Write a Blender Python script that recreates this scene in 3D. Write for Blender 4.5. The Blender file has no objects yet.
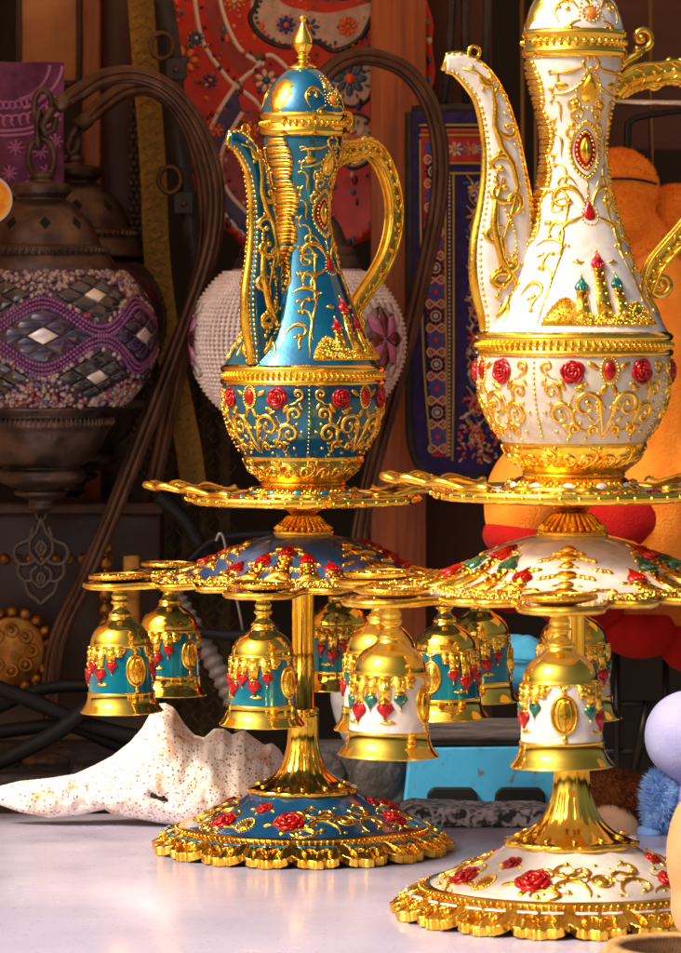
import bpy, bmesh, math, random
from math import sin, cos, pi, radians, sqrt, exp
from mathutils import Vector, noise
random.seed(7)
S = 0.0006                       # metres per design unit (one photo pixel at the blue set)
DREF, HOR, EYE = 4200.0, 300.0, 550.0
scene = bpy.context.scene
C = scene.collection
# ------------------------------------------------------------------ camera, sky, sun, exposure
cd = bpy.data.cameras.new('camera'); cam = bpy.data.objects.new('camera', cd); C.objects.link(cam)
cam.location = (0, -DREF * S, EYE * S); cam.rotation_euler = (pi / 2, 0, 0)
cd.sensor_fit = 'AUTO'; cd.sensor_width = 36; cd.lens = 36 * DREF / 953
cd.shift_y = -(476.5 - HOR) / 953
cd.clip_start = 0.05; cd.clip_end = 2000
cd.dof.use_dof = True; cd.dof.focus_distance = 4080 * S; cd.dof.aperture_fstop = 26
scene.camera = cam
SUN_EL, SUN_AZ = 44, -54         # behind the camera, a little to the left
w = bpy.data.worlds.new('World'); scene.world = w; w.use_nodes = True
nt = w.node_tree; bg = nt.nodes['Background']
sky = nt.nodes.new('ShaderNodeTexSky'); sky.sky_type = 'NISHITA'; sky.sun_disc = False
sky.sun_elevation = radians(SUN_EL); sky.sun_rotation = radians(180 - SUN_AZ)
sky.air_density = 0.45; sky.dust_density = 9; sky.ozone_density = 0.0
nt.links.new(sky.outputs[0], bg.inputs[0]); bg.inputs[1].default_value = 0.125
sd = bpy.data.lights.new('sun', 'SUN'); sun = bpy.data.objects.new('sun', sd); C.objects.link(sun)
sd.energy = 3.7; sd.angle = radians(11); sd.color = (1, .85, .66)
dv = Vector((sin(radians(SUN_AZ)) * cos(radians(SUN_EL)), -cos(radians(SUN_AZ)) * cos(radians(SUN_EL)), sin(radians(SUN_EL))))
sun.rotation_euler = dv.to_track_quat('Z', 'Y').to_euler()
scene.view_settings.view_transform = 'Standard'; scene.view_settings.look = 'None'
scene.view_settings.exposure = 0.36; scene.view_settings.gamma = 1
scene.cycles.max_bounces = 8

# ------------------------------------------------------------------ helpers
def P(x, y, D):                  # photo pixel + distance -> design units
    f = D / DREF
    return Vector(((x - 340.5) * f, D - DREF, EYE - (y - HOR) * f))
def empty(name, loc, label=None, cat=None, group=None, kind=None):
    o = bpy.data.objects.new(name, None); C.objects.link(o); o.location = Vector(loc) * S
    o.empty_display_size = .01
    return tag(o, label, cat, group, kind)
def tag(o, label=None, cat=None, group=None, kind=None):
    for k, v in (('label', label), ('category', cat), ('group', group), ('kind', kind)):
        if v: o[k] = v
    return o
def cat(pts, n=8, closed=False):  # Catmull-Rom through points
    pts = [tuple(p) for p in pts]; m = len(pts); out = []
    for i in range(m if closed else m - 1):
        g = (lambda j: pts[j % m]) if closed else (lambda j: pts[max(0, min(m - 1, j))])
        a, b, c, d = g(i - 1), g(i), g(i + 1), g(i + 2)
        for j in range(n):
            t = j / n
            out.append(tuple(.5 * (2 * q + (r - p) * t + (2 * p - 5 * q + 4 * r - s) * t * t + (3 * q - p - 3 * r + s) * t ** 3) for p, q, r, s in zip(a, b, c, d)))
    if not closed: out.append(pts[-1])
    return out
def lerp1(tab, x):
    if x <= tab[0][0]: return tab[0][1]
    for (a, b), (c, d) in zip(tab, tab[1:]):
        if x <= c: return b + (d - b) * (x - a) / (c - a)
    return tab[-1][1]
def smooth1(tab, x):
    t = lerp1(tab, x - 2), lerp1(tab, x), lerp1(tab, x + 2)
    return sum(t) / 3
class MB:
    def __init__(s): s.v = []; s.f = []
    def grid(s, rows, cu=False, cv=False):          # rows of points; cu: wrap within a row, cv: wrap rows
        b = len(s.v); n = len(rows[0]); m = len(rows)
        for r in rows: s.v.extend([tuple(p) for p in r])
        for i in range(m if cv else m - 1):
            i2 = (i + 1) % m
            for j in range(n if cu else n - 1):
                j2 = (j + 1) % n
                s.f.append((b + i * n + j, b + i * n + j2, b + i2 * n + j2, b + i2 * n + j))
        return b
    def fan(s, ids): s.f.append(tuple(ids))
    def lathe(s, prof, seg=72, mod=None, c=(0, 0, 0), caps=False):
        rows = []
        for (r, z) in prof:
            row = []
            for i in range(seg):
                a = 2 * pi * i / seg; rr = r * (mod(a, z, r) if mod else 1)
                row.append((c[0] + rr * sin(a), c[1] - rr * cos(a), c[2] + z))
            rows.append(row)
        b = s.grid(rows, cu=True)
        if caps:
            s.fan(range(b, b + seg)); s.fan(range(b + (len(prof) - 1) * seg, b + len(prof) * seg))
    def tube(s, pts, r, n=6, closed=False, flat=1.0, up=None):
        pts = [Vector(p) for p in pts]; m = len(pts)
        if m < 2: return
        rows = []; prev = None
        for i, p in enumerate(pts):
            a = pts[(i - 1) % m] if closed or i else p; c = pts[(i + 1) % m] if closed or i < m - 1 else p
            t = c - a
            if t.length < 1e-9: t = Vector((0, 0, 1))
            t.normalize()
            if up is not None: nr = Vector(up(i, p) if callable(up) else up); nr = nr - t * nr.dot(t)
            elif prev is None:
                nr = Vector((0, 0, 1)) if abs(t.z) < .9 else Vector((1, 0, 0)); nr = nr - t * nr.dot(t)
            else: nr = prev - t * prev.dot(t)
            if nr.length < 1e-6: nr = t.orthogonal()
            nr.normalize(); prev = nr; bi = t.cross(nr)
            rr = r[i] if isinstance(r, (list, tuple)) else r(i / (m - 1)) if callable(r) else r
            rows.append([p + nr * (cos(2 * pi * j / n) * rr * flat) + bi * (sin(2 * pi * j / n) * rr) for j in range(n)])
        b = s.grid(rows, cu=True, cv=closed)
        if not closed:
            s.fan(range(b, b + n)); s.fan(range(b + (m - 1) * n, b + m * n))
    def blob(s, p, ax, ay, az_, nu=8, nv=5):        # ellipsoid with three half-axis vectors
        p, ax, ay, az_ = Vector(p), Vector(ax), Vector(ay), Vector(az_)
        rows = []
        for i in range(nv + 1):
            th = pi * i / nv; st = max(sin(th), .02)
            rows.append([p + az_ * cos(th) + ax * (st * cos(2 * pi * j / nu)) + ay * (st * sin(2 * pi * j / nu)) for j in range(nu)])
        s.grid(rows, cu=True)
    def ball(s, p, r, nu=8, nv=5, sc=(1, 1, 1)):
        s.blob(p, (r * sc[0], 0, 0), (0, r * sc[1], 0), (0, 0, r * sc[2]), nu, nv)
    def box(s, a, b):
        x0, y0, z0 = a; x1, y1, z1 = b; n = len(s.v)
        s.v += [(x0, y0, z0), (x1, y0, z0), (x1, y1, z0), (x0, y1, z0), (x0, y0, z1), (x1, y0, z1), (x1, y1, z1), (x0, y1, z1)]
        s.f += [tuple(n + i for i in q) for q in ((0, 3, 2, 1), (4, 5, 6, 7), (0, 1, 5, 4), (1, 2, 6, 5), (2, 3, 7, 6), (3, 0, 4, 7))]
    def prism(s, outline, y0, y1):                  # outline in (x, z), extruded along y
        n = len(outline); b = len(s.v)
        s.v += [(x, y0, z) for x, z in outline] + [(x, y1, z) for x, z in outline]
        s.fan(range(b, b + n)); s.fan(range(b + n, b + 2 * n))
        for i in range(n):
            j = (i + 1) % n; s.f.append((b + i, b + j, b + n + j, b + n + i))
    def build(s, name, m, parent=None, k=1.0, smooth=True, bevel=0, loc=None, label=None):
        me = bpy.data.meshes.new(name); q = S * k
        me.from_pydata([(a * q, b * q, c * q) for a, b, c in s.v], [], s.f)
        bm = bmesh.new(); bm.from_mesh(me); bmesh.ops.recalc_face_normals(bm, faces=bm.faces); bm.to_mesh(me); bm.free()
        if smooth: me.polygons.foreach_set('use_smooth', [True] * len(me.polygons))
        me.materials.append(m)
        o = bpy.data.objects.new(name, me); C.objects.link(o)
        if loc is not None: o.location = Vector(loc) * S
        if parent: o.parent = parent
        if bevel:
            md = o.modifiers.new('bevel', 'BEVEL'); md.width = bevel * S; md.segments = 2; md.limit_method = 'ANGLE'
            md.harden_normals = False
            try: me.shade_smooth_by_angle(angle=radians(40))
            except Exception: pass
        if label: o['label'] = label
        return o
class Surf:                                          # surface of revolution, charted by angle and arc length
    def __init__(s, prof, n=10):
        s.p = cat(prof, n); s.L = [0]
        for a, b in zip(s.p, s.p[1:]): s.L.append(s.L[-1] + math.dist(a, b))
    def at(s, t):
        t = max(0, min(s.L[-1] - 1e-6, t)); lo, hi = 0, len(s.L) - 1
        while hi - lo > 1:
            m = (lo + hi) // 2
            if s.L[m] <= t: lo = m
            else: hi = m
        u = (t - s.L[lo]) / max(1e-9, s.L[hi] - s.L[lo]); a, b = s.p[lo], s.p[hi]
        dr, dz = b[0] - a[0], b[1] - a[1]; l = sqrt(dr * dr + dz * dz) or 1
        return a[0] + dr * u, a[1] + dz * u, -dz / l, dr / l
    def tz(s, z): return s.L[min(range(len(s.p)), key=lambda i: abs(s.p[i][1] - z))]
    def tr(s, r): return s.L[min(range(len(s.p)), key=lambda i: abs(s.p[i][0] - r))]
    def pt(s, az, t, off=0):
        r, z, nr, nz = s.at(t); r += nr * off; z += nz * off
        return Vector((r * sin(az), -r * cos(az), z))
    def nrm(s, az, t):
        r, z, nr, nz = s.at(t); return Vector((nr * sin(az), -nr * cos(az), nz))
    def chart(s, az, t):
        r0 = s.at(t)[0]
        def f(a, b, off=0): return s.pt(az + a / r0, t + b, off)
        def frame(a, b):
            A, B = az + a / r0, t + b; n = s.nrm(A, B); tx = Vector((cos(A), sin(A), 0)); return tx, n.cross(tx) * -1.0, n
        f.frame = frame
        return f
    def beads(s, mb, t, n, r, off=0, az0=0, nu=6, nv=4, span=2 * pi):
        for i in range(n): mb.ball(s.pt(az0 + span * i / n, t, off), r, nu, nv)
THICK = 1.28
def clothoid(x, y, h, L, k0, k1, n=26):              # heading in degrees (0 right, 90 down), curvature k0 -> k1
    h = radians(h); out = [(x, y)]; d = L / n
    for i in range(n):
        h += (k0 + (k1 - k0) * ((i + .5) / n)) * d
        x += cos(h) * d; y += sin(h) * d; out.append((x, y))
    return out
def line(mb, ch, pts, r, taper=True, off=0, n=5, knob=0):
    r = r * THICK; knob = knob * 1.12
    m = len(pts)
    rr = [r * (min(1, .45 + 1.6 * min(i, m - 1 - i) / m) * (.78 + .5 * sin(pi * i / m)) if taper else 1) for i in range(m)]
    mb.tube([ch(a, b, off) for a, b in pts], rr, n + 1)
    if knob: mb.ball(ch(pts[-1][0], pts[-1][1], off + knob * .3), knob, 7, 5)
def scroll(mb, ch, x, y, h, L, k0, k1, r=1.1, knob=1.8, mirror=True, n=26):
    p = clothoid(x, y, h, L, k0, k1, n)
    line(mb, ch, p, r, knob=knob)
    if mirror: line(mb, ch, [(-a, b) for a, b in p], r, knob=knob)
def eblob(mb, ch, a, b, ra, rb, rc, ang=0, nu=8, nv=5, off=0):
    tx, ty, n = ch.frame(a, b); c, s_ = cos(radians(ang)), sin(radians(ang))
    u = tx * c + ty * s_; v = ty * c - tx * s_
    mb.blob(ch(a, b, off), u * ra, v * rb, n * rc, nu, nv)
def drop_outline(ra, rb, n=22):
    return [(ra * sin(t) * (1 - .55 * cos(t)) / 1.1, -rb * cos(t)) for t in [2 * pi * i / n for i in range(n)]]
def lens_outline(ra, rb, n=26):
    return [(ra * (abs(sin(t)) ** 1.5) * (1 if sin(t) >= 0 else -1), -rb * cos(t)) for t in [2 * pi * i / n for i in range(n)]]
def pad(mb, ch, a, b, outline, h, rings=4):          # domed pad with an outline
    rows = []
    for i in range(rings + 1):
        q = 1 - i / rings; q = max(q, .02)
        rows.append([ch(a + x * q, b + y * q, -.4 + h * sqrt(max(0, 1 - q * q)) if i else -.8) for x, y in outline])
    mb.grid(rows, cu=True)
def ring_beads(mb, ch, a, b, outline, r, sc=1.0):
    for x, y in outline: mb.ball(ch(a + x * sc, b + y * sc, r * .4), r, 6, 4)
def rose(mb, ch, a, b, R, seed=0):
    rnd = random.Random(seed); o = rnd.random() * 6; nl = rnd.choice((5, 6, 7))
    out = [(R * (.92 + .13 * abs(sin(nl * t / 2 + o))) * cos(t), R * .95 * (.92 + .13 * abs(sin(nl * t / 2 + o))) * sin(t)) for t in [2 * pi * i / 36 for i in range(36)]]
    pad(mb, ch, a, b, out, R * .24)
    for q, n, span, w_, h in ((.80, 5, 1.25, .15, .13), (.56, 4, 1.5, .15, .24), (.33, 3, 1.9, .13, .31), (.13, 2, 2.4, .10, .35)):
        o += .7
        for i in range(n):
            t0 = o + 2 * pi * i / n + rnd.uniform(-.15, .15); qq = q * rnd.uniform(.92, 1.06); m_ = 9
            pts = [ch(a + R * (qq + .10 * (j / m_ - .5)) * cos(t0 + span * (j / m_ - .5)), b + R * (qq + .10 * (j / m_ - .5)) * sin(t0 + span * (j / m_ - .5)), R * (h - .02)) for j in range(m_ + 1)]
            mb.tube(pts, [R * w_ * (.35 + .75 * sin(pi * j / m_)) for j in range(m_ + 1)], 6)
# ------------------------------------------------------------------ materials
def nodes(name):
    m = bpy.data.materials.new(name); m.use_nodes = True; t = m.node_tree
    return m, t, t.nodes['Principled BSDF'], t.nodes.new('ShaderNodeTexCoord')
def ramp(t, fac, stops, const=False):
    r = t.nodes.new('ShaderNodeValToRGB'); e = r.color_ramp.elements
    if const: r.color_ramp.interpolation = 'CONSTANT'
    while len(e) < len(stops): e.new(.5)
    for el, (p, c) in zip(e, stops): el.position = p; el.color = (c[0], c[1], c[2], 1)
    t.links.new(fac, r.inputs[0]); return r.outputs[0]
def noisetex(t, co, px, detail=4, stretch=(1, 1, 1), dist=0, kind='NOISE'):
    mp = t.nodes.new('ShaderNodeMapping'); mp.inputs['Scale'].default_value = tuple(q / (px * S) for q in stretch)
    t.links.new(co.outputs['Object'], mp.inputs[0])
    if kind == 'NOISE':
        n = t.nodes.new('ShaderNodeTexNoise'); n.inputs['Scale'].default_value = 1; n.inputs['Detail'].default_value = detail
        n.inputs['Distortion'].default_value = dist; t.links.new(mp.outputs[0], n.inputs[0]); return n.outputs[0]
    n = t.nodes.new('ShaderNodeTexVoronoi'); n.inputs['Scale'].default_value = 1; n.inputs['Randomness'].default_value = dist or 1
    t.links.new(mp.outputs[0], n.inputs[0]); return n.outputs['Distance']
def bumpnode(t, bs, h, strength, dist_px):
    b = t.nodes.new('ShaderNodeBump'); b.inputs['Strength'].default_value = strength; b.inputs['Distance'].default_value = dist_px * S
    t.links.new(h, b.inputs['Height']); t.links.new(b.outputs[0], bs.inputs['Normal']); return b
def mat(name, col, rough=.5, metal=0, col2=None, px=30, bump=0, bpx=6, bd=1.0, coat=0, sheen=0, stretch=(1, 1, 1), lo=.35, hi=.65, detail=5, dist=0, spec=.5, rvar=0):
    m, t, b, co = nodes(name)
    b.inputs['Base Color'].default_value = (*col, 1); b.inputs['Roughness'].default_value = rough; b.inputs['Metallic'].default_value = metal
    b.inputs['Specular IOR Level'].default_value = spec
    b.inputs['Coat Weight'].default_value = coat; b.inputs['Coat Roughness'].default_value = .06
    b.inputs['Sheen Weight'].default_value = sheen
    if sheen: b.inputs['Sheen Tint'].default_value = (*[min(1, c * 1.2 + .1) for c in col], 1)
    if col2:
        t.links.new(ramp(t, noisetex(t, co, px, detail, stretch, dist), [(lo, col), (hi, col2)]), b.inputs['Base Color'])
    if rvar:
        t.links.new(ramp(t, noisetex(t, co, px * .7, 4), [(.3, (rough,) * 3), (.75, (rough + rvar,) * 3)]), b.inputs['Roughness'])
    if bump: bumpnode(t, b, noisetex(t, co, bpx, 3, stretch), bump, bd)
    return m
def islandmat(name, cols, rough=.35, metal=0, coat=0, bump=0):
    m, t, b, co = nodes(name); g = t.nodes.new('ShaderNodeNewGeometry'); n = len(cols)
    t.links.new(ramp(t, g.outputs['Random Per Island'], [(i / n, c) for i, c in enumerate(cols)], True), b.inputs['Base Color'])
    b.inputs['Roughness'].default_value = rough; b.inputs['Metallic'].default_value = metal; b.inputs['Coat Weight'].default_value = coat
    if bump: bumpnode(t, b, noisetex(t, co, 4, 3), bump, 1)
    return m
GOLD = mat('polished gold plate', (1.0, .65, .085), .06, 1, (.97, .56, .05), 40, .1, 9, .6, rvar=.08)
GOLDR = mat('relief gold plate', (1.0, .655, .085), .13, 1, (.82, .40, .025), 14, .4, 3.5, .7, rvar=.1)
GOLDH = mat('stippled gold', (.95, .53, .05), .24, 1, (.55, .25, .015), 6, 1.0, 2.2, 1.2)
BLUE = mat('teal blue enamel', (.0, .085, .21), .17, .7, (.0, .23, .36), 45, .4, 4, .5, coat=1, lo=.3, hi=.7)
NAVY = mat('deep blue enamel', (.004, .045, .14), .22, .4, (.008, .10, .22), 40, .25, 6, .6, coat=.9)
SLATE = mat('violet blue enamel', (.035, .085, .22), .24, .4, (.06, .15, .32), 40, .25, 6, .6, coat=.8)
TEAL = mat('turquoise enamel', (.0, .25, .33), .17, .5, (.0, .13, .24), 30, .25, 5, .6, coat=1)
WHITE = mat('pearl white enamel', (.66, .605, .56), .16, .0, (.52, .45, .39), 20, .3, 10, 1.6, coat=.8, lo=.35, hi=.8, dist=1.5)
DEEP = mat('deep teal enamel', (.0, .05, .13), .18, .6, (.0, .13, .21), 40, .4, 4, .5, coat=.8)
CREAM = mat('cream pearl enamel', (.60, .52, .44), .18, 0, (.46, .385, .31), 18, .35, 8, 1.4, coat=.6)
RED = mat('ruby red enamel', (.56, .006, .002), .2, .4, (.26, .0, .0), 8, .5, 4, .8, coat=.25)
GREEN = mat('emerald enamel', (.0, .16, .07), .16, .3, (.0, .07, .04), 6, .4, 3, .6, coat=1)
AMBER = mat('amber gem', (.85, .22, .01), .08, .3, coat=1)
# ------------------------------------------------------------------ the place: ground, stall back wall, table; canvas added to shape the light
def tablemat():
    m, t, b, co = nodes('worn white table paint')
    base = ramp(t, noisetex(t, co, 180, 6, dist=.4), [(.3, (.42, .395, .53)), (.72, (.475, .45, .60))])
    sp = ramp(t, noisetex(t, co, 5.5, 2), [(.66, (0, 0, 0)), (.69, (1, 1, 1))]); sc = ramp(t, noisetex(t, co, 70, 3, (.12, 3, 1)), [(.66, (0, 0, 0)), (.70, (1, 1, 1))])
    for msk, col, k_ in ((sp, (.30, .24, .22, 1), .7), (sc, (.44, .40, .46, 1), .35)):
        q = t.nodes.new('ShaderNodeMath'); q.operation = 'MULTIPLY'; q.inputs[1].default_value = k_; t.links.new(msk, q.inputs[0])
        mx = t.nodes.new('ShaderNodeMix'); mx.data_type = 'RGBA'; t.links.new(q.outputs[0], mx.inputs[0]); t.links.new(base, mx.inputs[6]); mx.inputs[7].default_value = col; base = mx.outputs[2]
    t.links.new(base, b.inputs['Base Color'])
    t.links.new(ramp(t, noisetex(t, co, 110, 6), [(.3, (.16,) * 3), (.75, (.30,) * 3)]), b.inputs['Roughness'])
    bumpnode(t, b, noisetex(t, co, 40, 4), .06, .8)
    return m
TABLE = tablemat()
o = MB(); o.box((-760, -1150, -26), (760, 300, 0)); tabletop = o.build('table', TABLE, bevel=4)
tag(tabletop, 'white painted table top carrying both gilded tea sets', 'table')
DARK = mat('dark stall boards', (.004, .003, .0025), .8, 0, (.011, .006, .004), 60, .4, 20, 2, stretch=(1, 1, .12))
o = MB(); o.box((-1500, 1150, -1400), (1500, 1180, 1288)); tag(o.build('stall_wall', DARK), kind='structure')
def canvasmat():
    m, t, b, co = nodes('added light shaping canvas'); col = (.80, .52, .30, 1)
    b.inputs['Base Color'].default_value = col; b.inputs['Roughness'].default_value = .9; b.inputs['Specular IOR Level'].default_value = .1
    tr = t.nodes.new('ShaderNodeBsdfTranslucent'); tr.inputs[0].default_value = col; mx = t.nodes.new('ShaderNodeMixShader'); mx.inputs[0].default_value = .24
    t.links.new(b.outputs[0], mx.inputs[1]); t.links.new(tr.outputs[0], mx.inputs[2]); t.links.new(mx.outputs[0], t.nodes['Material Output'].inputs[0]); return m
CANVAS = canvasmat()
o = MB(); o.grid([[(-1500, 25, 930), (1500, 25, 930)], [(-1500, 1149, 1290), (1500, 1149, 1290)]]); tag(o.build('added_shade_roof', CANVAS), kind='structure')  # added roof out of view: shades the background, lets warm light through
o = MB(); o.grid([[(-540, 100, -1400), (-540, 100, 928)], [(-540, 1149, -1400), (-540, 1149, 1285)]]); tag(o.build('added_shade_side', CANVAS), kind='structure')  # added wall out of view on the left, keeps sun off the background
GROUND = mat('market paving', (.34, .27, .19), .85, 0, (.22, .17, .12), 300, .5, 50, 6)
o = MB(); o.box((-60000, -60000, -1440), (60000, 60000, -1401)); tag(o.build('ground', GROUND), kind='structure')
# ------------------------------------------------------------------ teapots
def tower(gm, ch, a, b0, up, h, wd):
    t = [(wd * .5, 0), (wd * .46, up * h * .5), (wd * .36, up * h), (-wd * .36, up * h), (-wd * .46, up * h * .5), (-wd * .5, 0)]
    c_ = [(x * u + 0, y) for x, y in t for u in (1,)]
    gm.grid([[ch(a + x * q, b0 + y * (1 - .0 * q), o_) for x, y in c_] for q, o_ in ((1, -.6), (1, 1.2), (.8, 2.0), (.02, 2.4))], cu=True)
    n = max(2, int(h / 8))
    for i in range(n + 1):
        q = i / n; wv = wd * (.5 - .13 * q)
        gm.tube([ch(a - wv, b0 + up * h * q, 1), ch(a, b0 + up * h * q, 2.3), ch(a + wv, b0 + up * h * q, 1)], .9, 5)
    for i in range(n):
        q = (i + .5) / n
        for sx in (-.5, .5): eblob(gm, ch, a + sx * wd * .45, b0 + up * h * q, wd * .12, h / n * .3, 3.0, nu=6, nv=4)
def onion(dm, gm, ch, a, b, up, wd):
    half = cat([(.34, 0), (.52, .2), (.54, .42), (.36, .66), (.12, .86), (.03, 1.08)], 3)
    out = [(x * wd, up * y * wd) for x, y in half] + [(-x * wd, up * y * wd) for x, y in half[::-1]]
    cy = up * wd * .4
    dm.grid([[ch(a + x * q, b + cy + (y - cy) * q, -.5 if k == 0 else wd * .24 * sqrt(max(0, 1 - q * q)) + .6) for x, y in out] for k, q in enumerate((1, .98, .85, .6, .3, .02))], cu=True)
    for u in (-.62, -.22, .22, .62):
        dm.tube([ch(a + x * wd * u, b + up * y * wd, wd * .22 * sqrt(max(0, 1 - u * u)) * (1 - .75 * y) + .9) for x, y in half], wd * .055, 5)
    eblob(gm, ch, a, b + up * wd * 1.2, .9, wd * .2, 1, nu=5, nv=4); eblob(gm, ch, a, b, wd * .46, 1.1, 2.4, nu=8, nv=4)
def castle(gm, rm, ch, b0, domes, sc=1.0, base=True, seed=1, up=-1):
    """relief towers standing on chart row b0; domes: (a, height, width, mesh for the dome)"""
    rnd = random.Random(seed)
    for a, h, wd, dm in domes:
        tower(gm, ch, a, b0, up, h, wd)
        onion(dm, gm, ch, a, b0 + up * h, up, wd)
POTY = lambda y: 482 - y
def teapot(E, loc, k, phi, spout_az, handle_az, colour, label, dome_b):
    root = empty('teapot', loc, label, 'teapot', 'gilt enamel teapots')
    Y = POTY
    pr = lambda L: [(r, Y(y)) for r, y in L]
    neck = Surf(pr([(40, 130), (39.3, 140), (36, 155), (31.5, 172), (28.3, 188), (27, 200), (27.3, 215), (29.5, 230), (33.5, 250), (40, 272), (51, 300), (63, 330), (73, 348), (79.5, 360)]))
    belly = Surf(pr([(80, 376), (81, 385), (81, 395), (80, 404), (77.3, 415), (73, 427), (67, 439), (60, 450)]))
    cup = Surf(pr([(60.5, 449), (60, 453), (57, 459), (52, 466), (46.5, 472), (42, 476)]))
    lid = Surf(pr([(13, 62), (20, 66.5), (28, 75), (34.5, 85), (38.5, 94), (41, 102), (41.8, 107.5)]))
    m = MB(); m.lathe(neck.p, 96); body = m.build('body', E, root, k)
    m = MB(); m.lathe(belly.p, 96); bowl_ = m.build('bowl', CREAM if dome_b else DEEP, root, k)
    m = MB(); m.lathe(pr([(78, 357.5), (81.5, 359.5), (83, 361.5), (82.4, 364), (80.8, 365), (80.8, 372.3), (82.6, 373), (83, 375.5), (82, 377.5), (79, 378)]), 96)
    for i in range(84):
        a = 2 * pi * i / 84; m.ball((81.6 * sin(a), -81.6 * cos(a), Y(368.7)), 2.3, 7, 5)
    m.build('belt', GOLD, root, k)
    m = MB(); m.lathe(cup.p, 96); m.lathe(pr([(42, 475.5), (43.2, 477), (42, 478), (41, 478.5), (41, 481), (43, 481.6), (42.5, 483), (36, 484)]), 80)
    for i in range(56):
        a = 2 * pi * i / 56; m.ball((41.5 * sin(a), -41.5 * cos(a), Y(479.8)), 1.6, 6, 4)
    for i in range(10):
        ch = cup.chart(phi + 2 * pi * i / 10, 13)
        scroll(m, ch, 1, 9, -80, 36, .02, .34 * (1 if i % 2 else 1), 1.2, 1.6)
        line(m, ch, clothoid(-14, 12, -30, 30, .02, -.2), 1.0, knob=1.4)
        eblob(m, ch, 0, -7, 2, 4, 1.3)
    m.build('pot_foot', GOLDR, root, k)
    # lid
    m = MB(); m.lathe(lid.p, 80); ld = m.build('lid', E, root, k)
    m = MB()
    m.lathe(pr([(41, 106.5), (43, 107), (44, 109), (44, 112.5), (42.6, 114), (42.3, 121), (43.8, 122), (44.6, 125), (44.2, 128.5), (42, 130.5), (38, 131)]), 80)
    for i in range(40):
        a = 2 * pi * i / 40
        if cos(a - phi) > .2 or cos(a - phi) < -.2: m.ball((42.9 * sin(a), -42.9 * cos(a), Y(117.5)), 2.5, 8, 6)
    m.build('lid_band', GOLD, ld, k)
    m = MB(); m.lathe(cat(pr([(15, 63.5), (14.5, 60.5), (9.5, 58), (6, 56.5), (5, 53.5), (7.6, 51.5), (5.2, 49), (8, 44.5), (10.6, 38), (9.2, 31), (5.6, 24), (3, 18), (2.3, 16), (3.8, 13.6), (3.6, 10.5), (.3, 8.2)]), 5), 40)
    m.build('finial', GOLD, ld, k)
    m = MB()
    for f in (phi, phi + pi):
        ch = lid.chart(f, lid.tz(Y(95)))
        scroll(m, ch, 9, 6, 10, 40, .02, .32, 1.3, 2.2); scroll(m, ch, 10, -4, -50, 28, -.03, .25, 1.1, 1.8)
        scroll(m, ch, 26, 8, -60, 34, .01, -.26, 1.1, 2.0)
        for i in range(9): line(m, ch, [(0, -8), (7.5 * sin((i - 4) * .27), -8 - 20 * cos((i - 4) * .27) * (1 - .05 * abs(i - 4)))], 1.0)
        ring_beads(m, ch, 0, 0, [(7 * cos(2 * pi * i / 14), 7 * sin(2 * pi * i / 14)) for i in range(14)], 1.3)
        for sx in (-1, 1):
            for i in range(10): m.ball(ch(sx * (11 - i * .75), 6 - i * 3.8, .4), 1.0, 6, 4)
    for sx in (phi - pi / 2, phi + pi / 2):        # plain gold tongue that runs up the side of the lid
        ch = lid.chart(sx, lid.tz(Y(90)))
        pad(m, ch, 0, 2, [(x * (1 + .16 * sin(y * .5)), -y * 1.05) for x, y in drop_outline(17, 24, 40)], 1.4)
    m.build('filigree', GOLDR, ld, k)
    for f in (phi, phi + pi):
        m = MB(); ch = lid.chart(f, lid.tz(Y(95))); eblob(m, ch, 0, 0, 5.2, 5.2, 3, nu=12, nv=8); m.build('gem', AMBER, ld, k)
    # neck relief
    g, rd, dm = MB(), MB(), MB()
    for f in (phi, phi + pi):
        zt = lambda y: neck.tz(Y(y))
        ch = neck.chart(f, zt(140))
        scroll(g, ch, 2, 4, -40, 16, .0, -.3, 1.0, 1.6)
        line(g, ch, clothoid(5, -4, 60, 34, -.09, .05), 1.1); line(g, ch, [(-a, b) for a, b in clothoid(5, -4, 60, 34, -.09, .05)], 1.1)
        ch = neck.chart(f, zt(158))
        pad(g, ch, 0, -2, drop_outline(7.5, 13), 3.4); ol = drop_outline(11, 17); pad(g, ch, 0, -2, ol, .9); ring_beads(g, ch, 0, -2, ol, 1.5)
        for sx in (-1, 1):
            for b, r_ in ((30, 3.2), (38, 2.4)): eblob(g, ch, sx * (18 - b * .1), b, r_, r_, 2)
        for sx in (-1, 1):
            pad(g, ch, sx * 23, -4, [(x * .95, y) for x, y in [(7 * cos(t), 3.6 * sin(t) * (1 + .3 * cos(t) * sx)) for t in [2 * pi * i / 16 for i in range(16)]]], 2)
            line(g, ch, [(sx * a, b) for a, b in clothoid(33, 3, 175, 36, .02, .05)], .9)
            eblob(g, ch, sx * 13, 12, 3.6, 3.6, 2.4); line(g, ch, [(sx * 13 + 5.4 * cos(i * .42), 12 + 5.4 * sin(i * .42)) for i in range(16)], .8, False)
        ch = neck.chart(f, zt(180))
        scroll(g, ch, 3, 7, -10, 34, -.03, -.34, 1.1, 1.8); scroll(g, ch, 12, 6, 30, 20, .02, .4, .9, 1.4)
        ch = neck.chart(f, zt(208))
        ol = lens_outline(12, 21); pad(rd, ch, 0, 0, ol, 1.2)
        ring_beads(g, ch, 0, 0, lens_outline(13.6, 24, 34), 1.5); ring_beads(g, ch, 0, 0, lens_outline(7.6, 15.5, 24), 1.25)
        pad(g, ch, 0, 0, lens_outline(5.6, 12.5), 3.0); line(g, ch, [(0, -7), (0, 7)], 1.1, off=2.6)
        line(g, ch, lens_outline(12.4, 22.3, 40) + [lens_outline(12.4, 22.3, 40)[0]], 1.0, False)
        ch = neck.chart(f, zt(246))
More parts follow.
